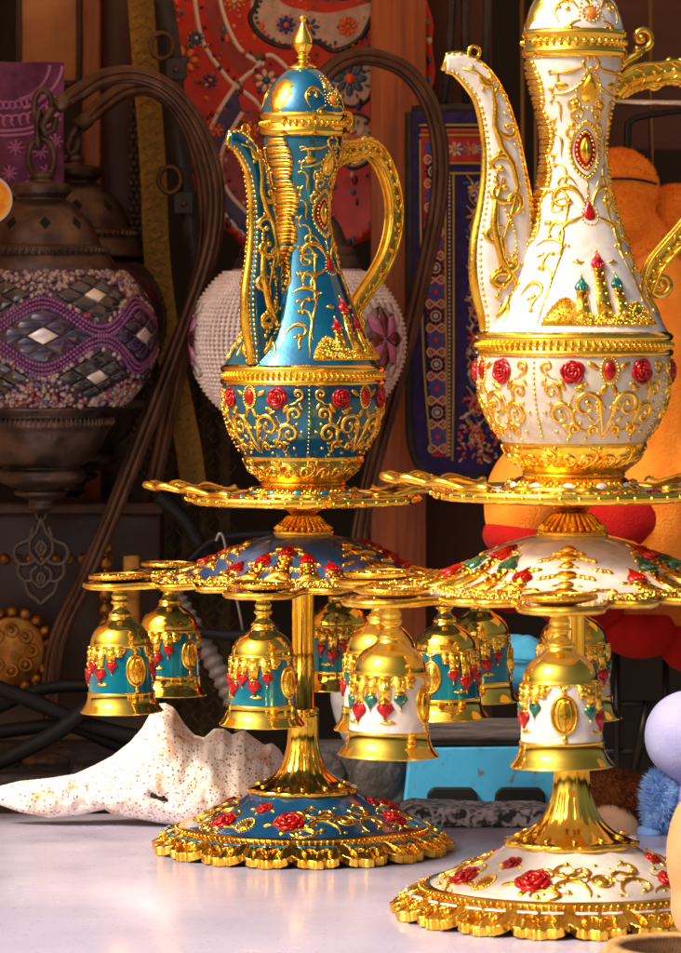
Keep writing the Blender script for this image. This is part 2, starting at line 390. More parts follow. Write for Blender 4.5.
        scroll(g, ch, 2.5, 10, -80, 60, .015, .17, 1.7, 2.4); scroll(g, ch, 4, 14, 60, 32, -.06, -.02, 1.1, 1.4)
        scroll(g, ch, 9, -8, -60, 34, .0, .3, 1.0, 1.8); scroll(g, ch, 16, 3, -20, 30, .03, .28, 1.0, 1.7); scroll(g, ch, 3, 16, 20, 40, -.0, .12, 1.0, 1.3)
        line(g, ch, [(0, -14), (0, -2)], 1.5); ol = drop_outline(5, 10); pad(rd, ch, 0, 12, ol, 2.2); ring_beads(g, ch, 0, 12, [(x * 1.25, y * 1.2) for x, y in ol], .9)
        ch = neck.chart(f, zt(340))
        rnd = random.Random(3)
        mo = [(-50, 14), (-47, 2), (-40, -9), (-32, -13), (-25, -8), (-18, 1), (-6, 4), (8, 4), (20, 1), (28, -6), (36, -10), (44, -4), (49, 6), (51, 14)]
        g.grid([[ch(a, b, -.8), ch(a, b + .8, 1.0), ch(a, b * .5 + 7, 1.8), ch(a, 14, 1.2), ch(a, 15, -.6)] for a, b in cat(mo, 4)])
        castle(g, rd, ch, 8, [(1, 45, 14, rd), (-18, 25, 12.5, dm if dome_b else rd), (19, 27, 12.5, dm if dome_b else rd)])
        for i in range(420):                          # rough gilded ground below the towers
            a = rnd.uniform(-49, 49); b = rnd.uniform(lerp1(mo, a) + 1, 14); eblob(g, ch, a, b, rnd.uniform(1.0, 2.0), rnd.uniform(.8, 1.5), rnd.uniform(.8, 1.5), nu=5, nv=3, off=1.2)
        for sx in (-1, 1):                            # little birds in the sky
            line(g, ch, [(sx * 14, -44), (sx * 18, -42), (sx * 22, -45), (sx * 27, -43)], 1.1); eblob(g, ch, sx * 20, -43, 3.4, 1.4, 1)
            line(g, ch, [(sx * 53, 12), (sx * 52, -10), (sx * 46, -34), (sx * 35, -60)], 1.0)
        for sx in (-1, 1):
            for y_, a_, sc_ in ((150, 48, .55), (176, 50, .6), (204, 52, .6), (232, 46, .8), (256, 42, 1.0), (284, 44, 1.05), (318, 48, 1.0)):
                ch = neck.chart(f + sx * radians(a_), neck.tz(Y(y_)))
                for pts in (clothoid(-8, 16, -60, 42, -.09, .17), clothoid(-1, 8, 40, 18, .04, .1)):
                    line(g, ch, [(sx * a * sc_, b * sc_) for a, b in pts], 1.05 * sc_ ** .5, knob=1.8 * sc_ ** .5)
                eblob(g, ch, sx * 8 * sc_, 12 * sc_, 4 * sc_, 1.6, 1.3, ang=sx * 35); eblob(g, ch, -sx * 7 * sc_, -9 * sc_, 3.4 * sc_, 1.5, 1.3, ang=-sx * 50)
    for f in (phi - radians(93), phi + radians(93)):  # ribbed gold spine with a lobed edge
        y = 134
        while y < 306:
            r = neck.at(neck.tz(Y(y)))[0]
            wv = (10 + 7.5 * abs(sin((y - 132) * pi / 40)) ** .8) if y < 296 else 11 - (y - 296) * .8
            ca = 0
            ch = neck.chart(f, neck.tz(Y(y)))
            sg = 1 if f > phi else -1
            pts = [(ca * -sg + wv * u / 4, .6 * abs(u) / 4) for u in range(-4, 5)]
            g.tube([ch(a, b, .3) for a, b in pts], [1.5 + .9 * sqrt(max(0, 1 - (u / 4.2) ** 2)) for u in range(-4, 5)], 7)
            y += 4.1
        ch = neck.chart(f, neck.tz(Y(330)))
        for sx in (-1, 1):
            line(g, ch, [(sx * a, b) for a, b in clothoid(2, -24, 70, 62, -.03, .11)], 2.4, knob=3.2); line(g, ch, [(sx * a, b) for a, b in clothoid(22, 22, -80, 44, -.02, -.2)], 1.5, knob=2.4); line(g, ch, [(sx * a, b) for a, b in clothoid(30, -2, -70, 40, .02, .2)], 1.3, knob=2.2)
            for i in range(8): eblob(g, ch, sx * (6 + i * 2.2), 18 - i * 4.4, 6 - i * .4, 1.5, 1.6, ang=sx * -25)
        ch = neck.chart(f, neck.tz(Y(262)))
        for sx in (-1, 1):
            line(g, ch, [(sx * a, b) for a, b in clothoid(14, 22, -70, 46, -.01, -.19)], 1.3, knob=2.2); line(g, ch, [(sx * a, b) for a, b in clothoid(19, 26, -50, 34, .03, .2)], 1.2, knob=2)
    g.build('filigree', GOLDR, body, k); rd.build('red_inlay', RED, body, k)
    if dome_b: dm.build('green_inlay', GREEN, body, k)
    # belly panels
    g = MB(); lf = MB()
    for j in range(4):
        f = phi + j * pi / 2; t0 = belly.tz(Y(394)); ch = belly.chart(f, t0)
        gm = MB(); eblob(gm, ch, 0, -5, 5.2, 8.2, 3.2, nu=14, nv=8); gm.build('gem', RED, bowl_, k)
        ring_beads(g, ch, 0, -5, [(7.6 * cos(2 * pi * i / 24), 11 * sin(2 * pi * i / 24)) for i in range(24)], 1.25)
        pad(g, ch, 0, -5, [(8.4 * cos(2 * pi * i / 24), 12 * sin(2 * pi * i / 24)) for i in range(24)], .6)
        for sx in (-1, 1):
            rm = MB(); rose(rm, ch, sx * 31, -4, 11.5 if sx > 0 else 10.5, j * 2 + (sx > 0)); rm.build('rose', RED, bowl_, k)
            for (a, b, an) in ((14, -9, -30), (5, 11, 65), (24, 8, 40), (40, 6, 120)): eblob(lf, ch, sx * a, b, 6, 2.6, 1.4, ang=sx * an if sx > 0 else 180 - an)
            def sv(cx, cy, r0, turns, a0, d, r=1.3, kn=2.0, pre=()):
                q = [(cx + r0 * (1 - .78 * i / 34) * cos(radians(a0) + d * turns * 2 * pi * i / 34), cy + r0 * (1 - .78 * i / 34) * sin(radians(a0) + d * turns * 2 * pi * i / 34)) for i in range(35)]
                line(g, ch, [(sx * a, b) for a, b in (cat(list(pre) + [q[0]], 6)[:-1] if pre else []) + q], r, knob=kn)
            sv(19, 24, 12.5, 1.25, 170, 1, 1.5, 2.4, [(0, 52), (3, 42), (5, 33)])
            sv(42, 32, 10.5, 1.2, 200, 1, 1.35, 2.2, [(6, 36), (16, 46), (26, 44), (31, 36)])
            sv(29, 45, 6.5, 1.1, 60, -1, 1.1, 1.8, [(40, 46), (36, 52)])
            sv(49, 12, 7.5, 1.1, 150, 1, 1.15, 1.8, [(30, 14), (34, 22), (41, 20)])
            sv(9, 24, 5, 1.0, 80, 1, 1.0, 1.7, [(2, 44), (4, 36)])
            sv(52, -8, 6, 1.1, 90, -1, 1.0, 1.6, [(44, 2), (49, 1)])
            sv(12, 47, 5.5, 1.1, 190, 1, 1.0, 1.6, [(1, 54), (4, 50)])
            for a, b in ((24, 40), (34, 24), (51, 22), (56, 30), (20, 6), (9, 14), (36, 56), (18, 54), (47, 48), (3, 26)): eblob(g, ch, sx * a, b, 1.9, 1.7, 1.6)
            for a, b, an in ((31, 30, 40), (14, 36, -40), (38, 42, 10), (26, 10, -20), (55, 4, 60)): eblob(g, ch, sx * a, b, 4.4, 1.6, 1.5, ang=sx * an)
        ch = belly.chart(f + pi / 4, t0)
        for i in range(17): g.ball(ch(0, -16 + i * 4.3, .3), 1.25, 6, 4)
    g.build('scrollwork', GOLDR, bowl_, k); lf.build('leaf_relief', GOLDH, bowl_, k)
    # spout
    sp = cat([(113, 136, 6.5, 4.5), (101, 137, 9.5, 5.5), (87, 147, 11.5, 6.5), (75, 164, 12, 7.5), (66, 194, 14, 8.5), (62, 226, 17, 10), (61, 256, 21.5, 11.5), (63, 288, 25, 13), (63, 318, 24, 14), (64, 345, 17, 12), (66, 359, 14, 10)], 6)
    U = Vector((sin(spout_az), -cos(spout_az), 0)); B = Vector((cos(spout_az), sin(spout_az), 0)); Z = Vector((0, 0, 1))
    fr = []
    for i, (r, y, wd_, th) in enumerate(sp):
        a = sp[max(0, i - 1)]; c = sp[min(len(sp) - 1, i + 1)]
        t = (U * (c[0] - a[0]) + Z * -(c[1] - a[1])).normalized(); fr.append((U * r + Z * Y(y), B.cross(t), wd_, th))
    if fr[10][1].dot(U) < 0: fr = [(p, -n, a, b) for p, n, a, b in fr]
    m = MB(); rows = []
    for p, n, a, b in fr:
        rows.append([p + n * (a * math.copysign(abs(cos(q)) ** .75, cos(q))) + B * (b * math.copysign(abs(sin(q)) ** .6, sin(q))) for q in [2 * pi * i / 24 for i in range(24)]])
    bb = m.grid(rows, cu=True); m.fan(range(bb, bb + 24))
    spm = m.build('spout', E, root, k)
    g = MB(); nS = len(fr) - 1
    for s_ in (1, -1):
        edge = [p + n * (a * s_ * .98) for p, n, a, b in fr]
        g.tube(edge, [max(2.2, b * .42) for p, n, a, b in fr], 8)
        for sb in (1, -1):
            L = 0; last = None
            pts = [p + n * (a * s_ * .9) + B * (b * sb * .62) for p, n, a, b in fr]
            for q0, q1 in zip(pts, pts[1:]):
                L += (q1 - q0).length
                if L > 4.2: g.ball(q1, 1.7, 6, 4); L = 0
    def spch(sb):
        cum = [0]
        for q0, q1 in zip(fr, fr[1:]): cum.append(cum[-1] + (q1[0] - q0[0]).length)
        def f(a, b, off=0):                            # a across -1..1 (in half widths), b along in px
            b = max(0, min(cum[-1] - .01, b)); i = max(j for j in range(len(cum)) if cum[j] <= b); i = min(i, len(fr) - 2)
            u = (b - cum[i]) / (cum[i + 1] - cum[i]); p0, n0, a0, b0 = fr[i]; p1, n1, a1, b1 = fr[i + 1]
            p = p0.lerp(p1, u); n = n0.lerp(n1, u); wa = a0 + (a1 - a0) * u; th = b0 + (b1 - b0) * u
            v = a / wa; v = max(-.92, min(.92, v))
            return p + n * (v * wa) + B * (sb * (th * (1 - abs(v) ** 2.6) ** .35 + off))
        return f
    for sb in (1, -1):
        ch = spch(sb)
        line(g, ch, [(a, b) for a, b in [(3, 14), (-2, 26), (-5, 42), (0, 58), (5, 74), (3, 92), (-5, 108), (-8, 126), (-2, 146), (4, 168), (2, 188)]], 1.9)
        for i in range(26): eblob_p = g.ball(ch(2 + 9 * sin(i * .25 + 1), 112 + i * 4.2, .1), 1.7 + .8 * sin(i * .8), 6, 4)
        line(g, ch, [(-14, 226), (-6, 204), (6, 186), (13, 160), (12, 138), (4, 118)], 2.6)
        for (x, y, h, L, k0, k1, rr) in ((-2, 28, 60, 22, .0, .34, 1.2), (0, 56, -100, 24, -.02, -.3, 1.2), (4, 74, 100, 34, .02, .28, 1.4), (-5, 108, -60, 34, .02, .25, 1.4),
                                         (-8, 126, 70, 46, -.02, -.2, 1.6), (-2, 150, -150, 34, .02, .24, 1.4), (3, 160, -20, 34, .03, .25, 1.4), (4, 176, 60, 40, .03, .22, 1.5), (0, 186, 120, 46, -.03, -.19, 1.5), (-6, 205, -60, 40, .03, .22, 1.4), (6, 222, 80, 30, .03, .25, 1.3)):
            line(g, ch, clothoid(x, y, h, L, k0, k1), rr * 1.35, knob=2.7, off=-.3)
        for a, b in ((-3, 20), (4, 40), (-6, 66), (6, 96), (9, 112), (-9, 92), (-12, 146), (12, 196), (-12, 190)): g.ball(ch(a, b, .2), 1.9, 6, 4)
    tip = fr[0][0]
    g.tube([tip - fr[0][1] * 7 + Z * 1.5 + U * -2, tip + Z * 1.8, tip + fr[0][1] * 7 + Z * 1 + U * 3], 2.0, 7)
    lp = fr[8][0] - fr[8][1] * (fr[8][2] + 5); g.tube([lp + Z * (5 * sin(i * .63)) + U * (5 * cos(i * .63)) for i in range(10)], 1.7, 6, closed=True)
    g.build('spout_trim', GOLDR, spm, k)
    # handle
    U = Vector((sin(handle_az), -cos(handle_az), 0)); B = Vector((cos(handle_az), sin(handle_az), 0))
    hp = cat([(36, 158, 8), (46, 149, 9.5), (60, 143, 10.5), (76, 141, 9.5), (90, 139, 9.5), (104, 146, 10), (116, 160, 9), (125, 180, 8.5), (129, 203, 8.5), (126, 226, 8.5), (117, 248, 8), (103, 268, 8), (86, 286, 7.5), (72, 302, 7.5), (66, 316, 7), (63, 326, 6)], 5)
    pts = [U * r + Z * Y(y) for r, y, _ in hp]
    m = MB(); rows = []; g2 = []
    for i, p in enumerate(pts):
        t = (pts[min(i + 1, len(pts) - 1)] - pts[max(0, i - 1)]).normalized(); n = B.cross(t); a = hp[i][2]; g2.append((p, n, a))
        rows.append([p + n * (a * cos(q) * (1 - .12 * cos(2 * q))) + B * (6 * math.copysign(abs(sin(q)) ** .6, sin(q))) for q in [2 * pi * j / 16 for j in range(16)]])
    b0 = m.grid(rows, cu=True); m.fan(range(b0, b0 + 16)); m.fan(range(b0 + (len(rows) - 1) * 16, b0 + len(rows) * 16))
    for s_ in (-1, 1):
        for sb in (-1, 1): m.tube([p + n * (a * .82 * s_) + B * (sb * 5.4) for p, n, a in g2], 1.7, 6)
    for i in range(4, len(g2) - 2, 3):
        p, n, a = g2[i]
        for sb in (-1, 1): m.ball(p + B * (sb * 5.9), 2.6 if i % 2 else 1.8, 8, 5)
    for i in range(22, len(g2) - 2, 2):
        p, n, a = g2[i]; m.ball(p + n * (a * math.copysign(.95, n.dot(U))), 1.8, 6, 4)
    for i in range(2, 26):
        p, n, a = g2[i]
        if i % 2: m.blob(p + n * (a * .95 * (1 if n.dot(U) > -.3 else -1)), B * 4.5, n * 3.2, (g2[i + 1][0] - p).normalized() * 4.2, 8, 5)
    for i in range(3, len(g2) - 4, 5):
        p, n, a = g2[i]; t = (g2[i + 1][0] - p).normalized()
        for sb in (-1, 1):
            for q_, l_ in ((.5, 5), (-.45, 5)): m.blob(p + B * (sb * 5.6) + n * (a * q_) + t * 4, (n * .6 + t).normalized() * l_ if q_ < 0 else (t - n * .6).normalized() * l_, n * 1.5, B * 1.8, 7, 4)
    def curl(c, r0, turns, th, a0, d):                 # flat gold volute in the handle's plane
        q = [c + U * (r0 * (1 - .8 * i / 30) * cos(a0 + d * turns * 2 * pi * i / 30)) + Z * (r0 * (1 - .8 * i / 30) * sin(a0 + d * turns * 2 * pi * i / 30)) for i in range(31)]
        m.tube(q, lambda u: th * (1 - .35 * u), 8); m.ball(c, th * 1.15, 8, 6, (1, 1, 1))
    H = lambda r, y: U * r + Z * Y(y)
    curl(H(60, 112), 11, 1.2, 3.4, -2.2, 1); m.tube([H(40, 140), H(46, 132), H(54, 128), H(62, 121)], lambda u: 4.5 - u, 8)
    curl(H(92, 140), 12, 1.3, 3.4, 2.0, 1); curl(H(70, 148), 8, 1.1, 2.6, .5, -1); curl(H(77, 318), 12, 1.3, 3.6, 2.6, 1); curl(H(64, 318), 9, 1.2, 2.8, .8, -1)
    m.build('handle', GOLDR, root, k)
    return root
# ------------------------------------------------------------------ stands
def smoothloop(v, n):
    for _ in range(n): v = [(v[i - 1] + 2 * v[i] + v[(i + 1) % len(v)]) / 4 for i in range(len(v))]
    return v
def stand(E, ET, ET2, loc, k, lobes, phib, castles, label, white):
    root = empty('carousel_stand', loc, label, 'cup stand', 'gilt goblet stands')
    # base
    base = Surf([(53, 59), (62, 52.5), (75, 46), (90, 39.5), (105, 32.5), (116, 27.5), (121, 24.5)])
    m = MB(); m.lathe(base.p, 120); bs = m.build('base', E, root, k)
    NB = 720; A = [2 * pi * i / NB for i in range(NB)]
    big = [abs(sin(a * 9 + .6)) ** .6 for a in A]
    R = [138 + 7.5 * b + 5.5 * abs(sin(a * 27 + 1.8)) ** .7 + 1.8 * abs(sin(a * 81 + .3)) for a, b in zip(A, big)]
    zb = [.3 + 6.5 * (1 - b) ** 1.2 for b in big]
    prof = ((118, 26.5, 0), (121.5, 27.5, 0), (124.5, 25, 0), (126, 22.5, 0))
    rows = [[(r * sin(a), -r * cos(a), z) for a in A] for r, z, _ in prof]
    for q, dz in ((.35, 18.5), (.65, 13.6), (.9, 9.4), (1.0, 8.2), (1.0, 7.4)):
        rows.append([((126 + (r - 126) * q) * sin(a), -(126 + (r - 126) * q) * cos(a), min(22, z * .8 * q + dz)) for a, r, z in zip(A, R, zb)])
    rows.append([((r - .6) * sin(a), -(r - .6) * cos(a), z + 6.4) for a, r, z in zip(A, R, zb)])
    rows.append([((r - .8) * sin(a), -(r - .8) * cos(a), z + 1.0) for a, r, z in zip(A, R, zb)])
    rows.append([((r - 2) * sin(a), -(r - 2) * cos(a), z) for a, r, z in zip(A, R, zb)])
    rows.append([((r - 12) * sin(a), -(r - 12) * cos(a), z + 3) for a, r, z in zip(A, R, zb)])
    m = MB(); m.grid(rows, cu=True)
    for i in range(18):                               # leafy relief on each scallop
        a0 = (i * pi - .6 + pi / 2) / 9
        def sk(a, b, off=0, a0=a0):
            an = a0 + a / 140; j = int(round(an / (2 * pi) * NB)) % NB; q = max(0, min(1, b / 24))
            r = 126 + (R[j] - 126) * q; z = 23.5 - 12.5 * q + off; return Vector((r * sin(an), -r * cos(an), z))
        for sx in (-1, 1):
            line(m, sk, [(sx * x, y) for x, y in clothoid(1, 14, -50, 22, .03, .3)], 1.1, knob=1.6); line(m, sk, [(sx * x, y) for x, y in clothoid(19, 3, 140, 20, -.06, -.02)], 1.2)
        for x in range(-3, 4): m.ball(sk(x * 6.5, 1, 1.2), 1.6, 6, 4)
        eblob_ = [m.blob(sk(x, 16 - abs(x) * .5, .2), (1.3, 0, 0), (0, 1.3, 0), (0, 0, 1.6), 6, 4) for x in (-12, -6, 0, 6, 12)]
    m.build('base_rim', GOLDR, bs, k)
    m = MB()
    for i in range(18):
        a0 = (i * pi - .6) / 9
        for sx in (-1, 1):
            rows = []
            for q in range(9):
                an = a0 + sx * (.035 + .016 * q); wv = 4 * sin(pi * (q + .5) / 9)
                j = int(round(an / (2 * pi) * NB)) % NB
                rr = 126 + (R[j] - 126) * .5
                rows.append([((rr + wv * (u - .5) * 1.1) * sin(an), -(rr + wv * (u - .5) * 1.1) * cos(an), 20.8 - (u - .5) * 1.2 + .8 * (1 - (2 * u - 1) ** 2)) for u in (0, .25, .5, .75, 1)])
            m.grid(rows)
    m.build('enamel_crescent', WHITE if white else TEAL, bs, k)
    g = MB()
    for j in range(3):
        lf = MB(); pb = phib + j * 2 * pi / 3
        for da, r_, R_, sd in ((0, 92, 16, 1), (-25, 70, 9, 2), (-44, 98, 14, 3)):
            ch = base.chart(pb + radians(da), base.tr(r_)); rm = MB(); rose(rm, ch, 0, 0, R_, sd + 5 * j); rm.build('rose', RED, bs, k)
            for an in (20, 100, 160): eblob(lf, ch, R_ * 1.25 * cos(radians(an)), R_ * 1.1 * sin(radians(an)), R_ * .42, R_ * .2, 1.6, ang=an)
        ch = base.chart(pb + radians(-26), base.tr(99))
        pad(lf, ch, 0, 0, [(7 * cos(t), 10 * sin(t)) for t in [2 * pi * i / 24 for i in range(24)]], 2.4); ring_beads(g, ch, 0, 0, [(8.4 * cos(t), 11.6 * sin(t)) for t in [2 * pi * i / 24 for i in range(24)]], 1.3)
        ch = base.chart(pb + radians(36), base.tr(88))
        scroll(g, ch, 13, 26, -110, 64, .03, .13, 1.6, 2.4); scroll(g, ch, 14, -18, 70, 50, -.03, -.15, 1.6, 2.4); scroll(g, ch, 30, 10, -80, 50, -.02, -.18, 1.4, 2.2)
        scroll(g, ch, 34, 24, -60, 34, .03, .22, 1.2, 2.0); scroll(g, ch, 24, -20, -30, 34, .04, .2, 1.2, 1.8); eblob(g, ch, 0, 2, 6, 7, 3); line(g, ch, [(8 * cos(t), 9 * sin(t) + 2) for t in [2 * pi * i / 20 for i in range(21)]], 1.2, False)
        scroll(g, ch, 50, -4, 60, 34, -.04, -.2, 1.2, 2.0)
        for a, b in ((0, -22), (8, 24), (-8, 24), (22, 0), (-22, 0), (44, 22), (-44, 22), (40, -14), (-40, -14)): eblob(g, ch, a, b, 2.6, 2, 1.6)
        ch = base.chart(pb + radians(-12), base.tr(70))
        scroll(g, ch, 8, 12, -60, 36, .05, .2, 1.2, 1.8, mirror=False); scroll(g, ch, 16, 36, -20, 40, .04, .2, 1.3, 1.9, mirror=False); scroll(g, ch, -22, 40, -160, 34, -.03, -.2, 1.2, 1.8, mirror=False); scroll(g, ch, 34, 14, 40, 40, -.05, -.2, 1.2, 1.8, mirror=False)
        lf.build('leaf_relief', GOLDH, bs, k)
    g.build('scrollwork', GOLDR, bs, k)
    # column
    fl = lambda a, z, r: 1 + (.055 * max(0, min(1, (130 - z) / 40))) * (abs(sin(6 * a)) ** .8 - .5)
    m = MB(); m.lathe(cat([(14.5, 139), (15.5, 134), (15.2, 120), (16.2, 106), (19.5, 92), (26, 79), (36, 70.5), (47, 65.5), (53.5, 63.5)], 6) + [(55.5, 63), (55.8, 59), (53, 58)], 96, fl)
    for i in range(12):
        a = 2 * pi * i / 12; m.blob((44 * sin(a), -44 * cos(a), 67.5), (2.6 * cos(a), 2.6 * sin(a), 0), (5 * sin(a), -5 * cos(a), -2), (0, 0, 1.5))
    pd = m.build('column_foot', GOLD, root, k)
    tw = lambda a, z, r: 1 - .22 * exp(-((math.degrees(a - .55 + pi) % 360 - 180) / 12) ** 2) - .1 * exp(-((math.degrees(a + .9 + pi) % 360 - 180) / 14) ** 2)
    m = MB(); m.lathe([(15.5, 137), (15.8, 141), (14.6, 142.5), (11.4, 143), (11.2, 200), (11.2, 318)], 64, tw); m.build('column', GOLD, root, k)
    # carousel
    def nearest(a): return min(abs((math.degrees(a - l) + 180) % 360 - 180) for l in lobes)
    def Rof(a):
        d = nearest(a); sd_ = 188 * sin(radians(d)); c_ = 188 * cos(radians(d))
        if d < 10.2: return max(150, c_ + sqrt(max(0, 36 * 36 - sd_ * sd_)) * .95)
        return lerp1([(10.2, 180), (13, 164), (16, 168), (20, 173), (24, 171), (27, 160), (30, 152), (60, 150)], d)
    NA = 432; AA = [2 * pi * i / NA for i in range(NA)]
    RR = smoothloop([Rof(a) for a in AA], 3)
    RR = [r + 1.2 * abs(sin(30 * a)) for r, a in zip(RR, AA)]
    car = Surf([(26, 317), (45, 312.5), (60, 306.5), (80, 297), (95, 289), (110, 282), (125, 277.5), (150, 273.5), (190, 271), (226, 270)])
    zc = lambda r: car.at(car.tr(r))[1]
    zt = [(p[0], p[1]) for p in car.p]
    rows = []
    for q in range(25):
        rows.append([((26 + (r - 26) * q / 24) * sin(a), -(26 + (r - 26) * q / 24) * cos(a), lerp1(zt, 26 + (r - 26) * q / 24)) for a, r in zip(AA, RR)])
    rows.append([((r - 1) * sin(a), -(r - 1) * cos(a), lerp1(zt, r) - 5) for a, r in zip(AA, RR)])
    for q in (.7, .4, .1): rows.append([((26 + (r - 26) * q) * sin(a), -(26 + (r - 26) * q) * cos(a), lerp1(zt, 26 + (r - 26) * q) - 5) for a, r in zip(AA, RR)])
    m = MB(); m.grid(rows, cu=True); ca = m.build('carousel', ET, root, k)
    m = MB()
    m.tube([((r + .5) * sin(a), -(r + .5) * cos(a), lerp1(zt, r) - 1.5) for a, r in zip(AA, RR)], 3.6, 8, closed=True)
    m.tube([((r - 7) * sin(a), -(r - 7) * cos(a), lerp1(zt, r - 7) + .3) for a, r in zip(AA, RR)], 1.4, 5, closed=True)
    m.lathe([(30, 316), (31, 318.5), (30, 319.5), (26, 321), (20, 327), (15, 332), (12.6, 334)], 96, lambda a, z, r: 1 + .03 * sin(24 * a) * (319.6 < z < 333))
    for i in range(28):
        a = 2 * pi * i / 28; m.tube([(r * sin(a), -r * cos(a), z) for r, z in ((29, 321), (24, 325), (19, 330), (15, 333.5))], 1.7, 6)
    m.lathe([(12.4, 333.5), (12.4, 335.5), (16, 339), (24, 343.5), (30, 346), (42, 349)], 72)
    for i in range(0, NA, 6):                         # beads along the scalloped edge
        a, r = AA[i], RR[i] - 12
        if nearest(a) > 9: m.ball((r * sin(a), -r * cos(a), lerp1(zt, r) + .8), 2.1, 6, 4)
    for i in range(12):                               # relief clusters between the slots
        for sx in (-1, 1):
            a0 = lobes[i % 6] + sx * radians(18 if i < 6 else 23)
            ch = car.chart(a0, car.tr(152 if i < 6 else 148)); rnd = random.Random(i)
            for q in range(26): eblob(m, ch, rnd.uniform(-13, 13), rnd.uniform(-9, 12), rnd.uniform(1.6, 3.4), rnd.uniform(1.3, 2.6), rnd.uniform(1.5, 3), nu=6, nv=4)
    m.build('carousel_rim', GOLDR, ca, k)
    g = MB(); rnd = random.Random(11)
    for i, l in enumerate(lobes):
        rd = MB(); gr = MB()
        mid = l + pi / 6
        ch = car.chart(l, car.tr(118))
        if i % 2 == castles:
            D1, D2 = (gr, rd) if white else (rd, rd)
            castle(g, rd, ch, 12, [(0, 54, 24, D2), (-30, 38, 21, D1), (31, 40, 21, D1), (-58, 22, 19, D2), (59, 24, 19, D2)])
            for q in range(190): eblob(g, ch, rnd.uniform(-70, 70), rnd.uniform(4, 24), rnd.uniform(1.6, 3.2), rnd.uniform(1.5, 3), rnd.uniform(1.2, 2.6), nu=5, nv=3)
        else:
            for q, (b, s_) in enumerate(((-66, 6), (-52, 8), (-39, 6), (-24, 9), (-8, 7), (8, 10), (24, 8), (38, 7))): eblob(g, ch, 0, b, s_ * 1.1, s_ * .9, 3.2); eblob(g, ch, s_ * 1.4, b + 2, s_ * .7, 1.4, 1.4, ang=20); eblob(g, ch, -s_ * 1.4, b + 2, s_ * .7, 1.4, 1.4, ang=-20)
            scroll(g, ch, 12, 18, -60, 46, .03, .14, 1.3, 2.0); scroll(g, ch, 30, 20, -30, 36, .04, .18, 1.2, 1.8)
        for sx in (-1, 1):
            for b, a, an in ((-30, 38, 30), (-48, 26, 40), (-8, 58, 15), (-58, 12, 0), (6, 30, 20), (20, 52, 10), (-20, 18, 40)):
                for q in range(4): eblob(g, ch, sx * (a + q * 4.2 - 6), b + (q - 1.5) * 2.0 * sin(radians(an)) * sx * sx, 4.4, 2.4, 2.4, ang=sx * (an + 25 * (q % 2) - 10))
        if rd.v: rd.build('red_dome_inlay', RED, ca, k)
        if gr.v: gr.build('green_dome_inlay', GREEN, ca, k)
    g.build('castle_relief', GOLDR, ca, k)
    # tray with two openwork handles
    NT = 240; TA = [2 * pi * i / NT for i in range(NT)]
    TR = [113 + 4 * abs(cos(a)) ** 2 + 2.6 * abs(sin(7 * a)) for a in TA]
    TR = smoothloop(TR, 2); rows = []
    for q, z in ((.3, 353), (.5, 350.5), (.75, 349), (.92, 350), (.985, 353)): rows.append([(r * q * sin(a), -r * q * cos(a), z) for a, r in zip(TA, TR)])
    m = MB(); m.grid(rows, cu=True); m.fan(range(NT)); tr = m.build('tray', ET2, root, k)
    m = MB()
    rows = [[((r + dr) * sin(a), -(r + dr) * cos(a), z + (dr < 1.5) * 0) for a, r in zip(TA, TR)] for dr, z in ((-3.5, 352.5), (-2, 355.5), (.5, 356), (1.8, 354.5), (1.8, 349), (.5, 347.2), (-3, 346.8), (-14, 345.5), (-70, 345))]
    m.grid(rows, cu=True)
    for i in range(0, NT, 5): m.ball(((TR[i] + 1.8) * sin(TA[i]), -(TR[i] + 1.8) * cos(TA[i]), 351.5), 2.0, 6, 4)
    m.lathe([(57, 353), (58, 356), (54, 359), (49, 360), (46, 364), (42, 365), (38, 363)], 80, lambda a, z, r: 1 + .05 * (abs(sin(8 * a)) - .5) * (z < 361))
    m.build('tray_rim', GOLD, tr, k)
    g = MB(); rd = MB(); wh = MB(); ts = Surf([(48, 354), (70, 350.6), (96, 350.4), (108, 352)])
    for i in range(12):
        ch = ts.chart(2 * pi * i / 12, 22)
        rd = MB()
        if i % 2: rose(rd, ch, 0, 0, 8, i); rd.build('rose', RED, tr, k)
        else: eblob(wh, ch, 0, 0, 8, 8, 2.5)
        scroll(g, ch, 6, 14, -70, 34, .03, .2, 1.3, 2)
        for q in range(3): eblob(g, ch, -14 + 14 * q, -12, 4, 2.4, 2.4, nu=6, nv=4)
        a = 2 * pi * i / 12
        for q in range(7): g.ball((53 * sin(a + q * .05), -53 * cos(a + q * .05), 358.5 + 2 * (q % 2)), 2.4, 6, 4)
        wh.blob((54 * sin(a + .42), -54 * cos(a + .42), 357.5), (6 * cos(a + .42), 6 * sin(a + .42), 0), (2 * sin(a + .42), -2 * cos(a + .42), 0), (0, 0, 4.2))
    g.build('tray_relief', GOLDR, tr, k); wh.build('petal_inlay', WHITE if white else TEAL, tr, k)
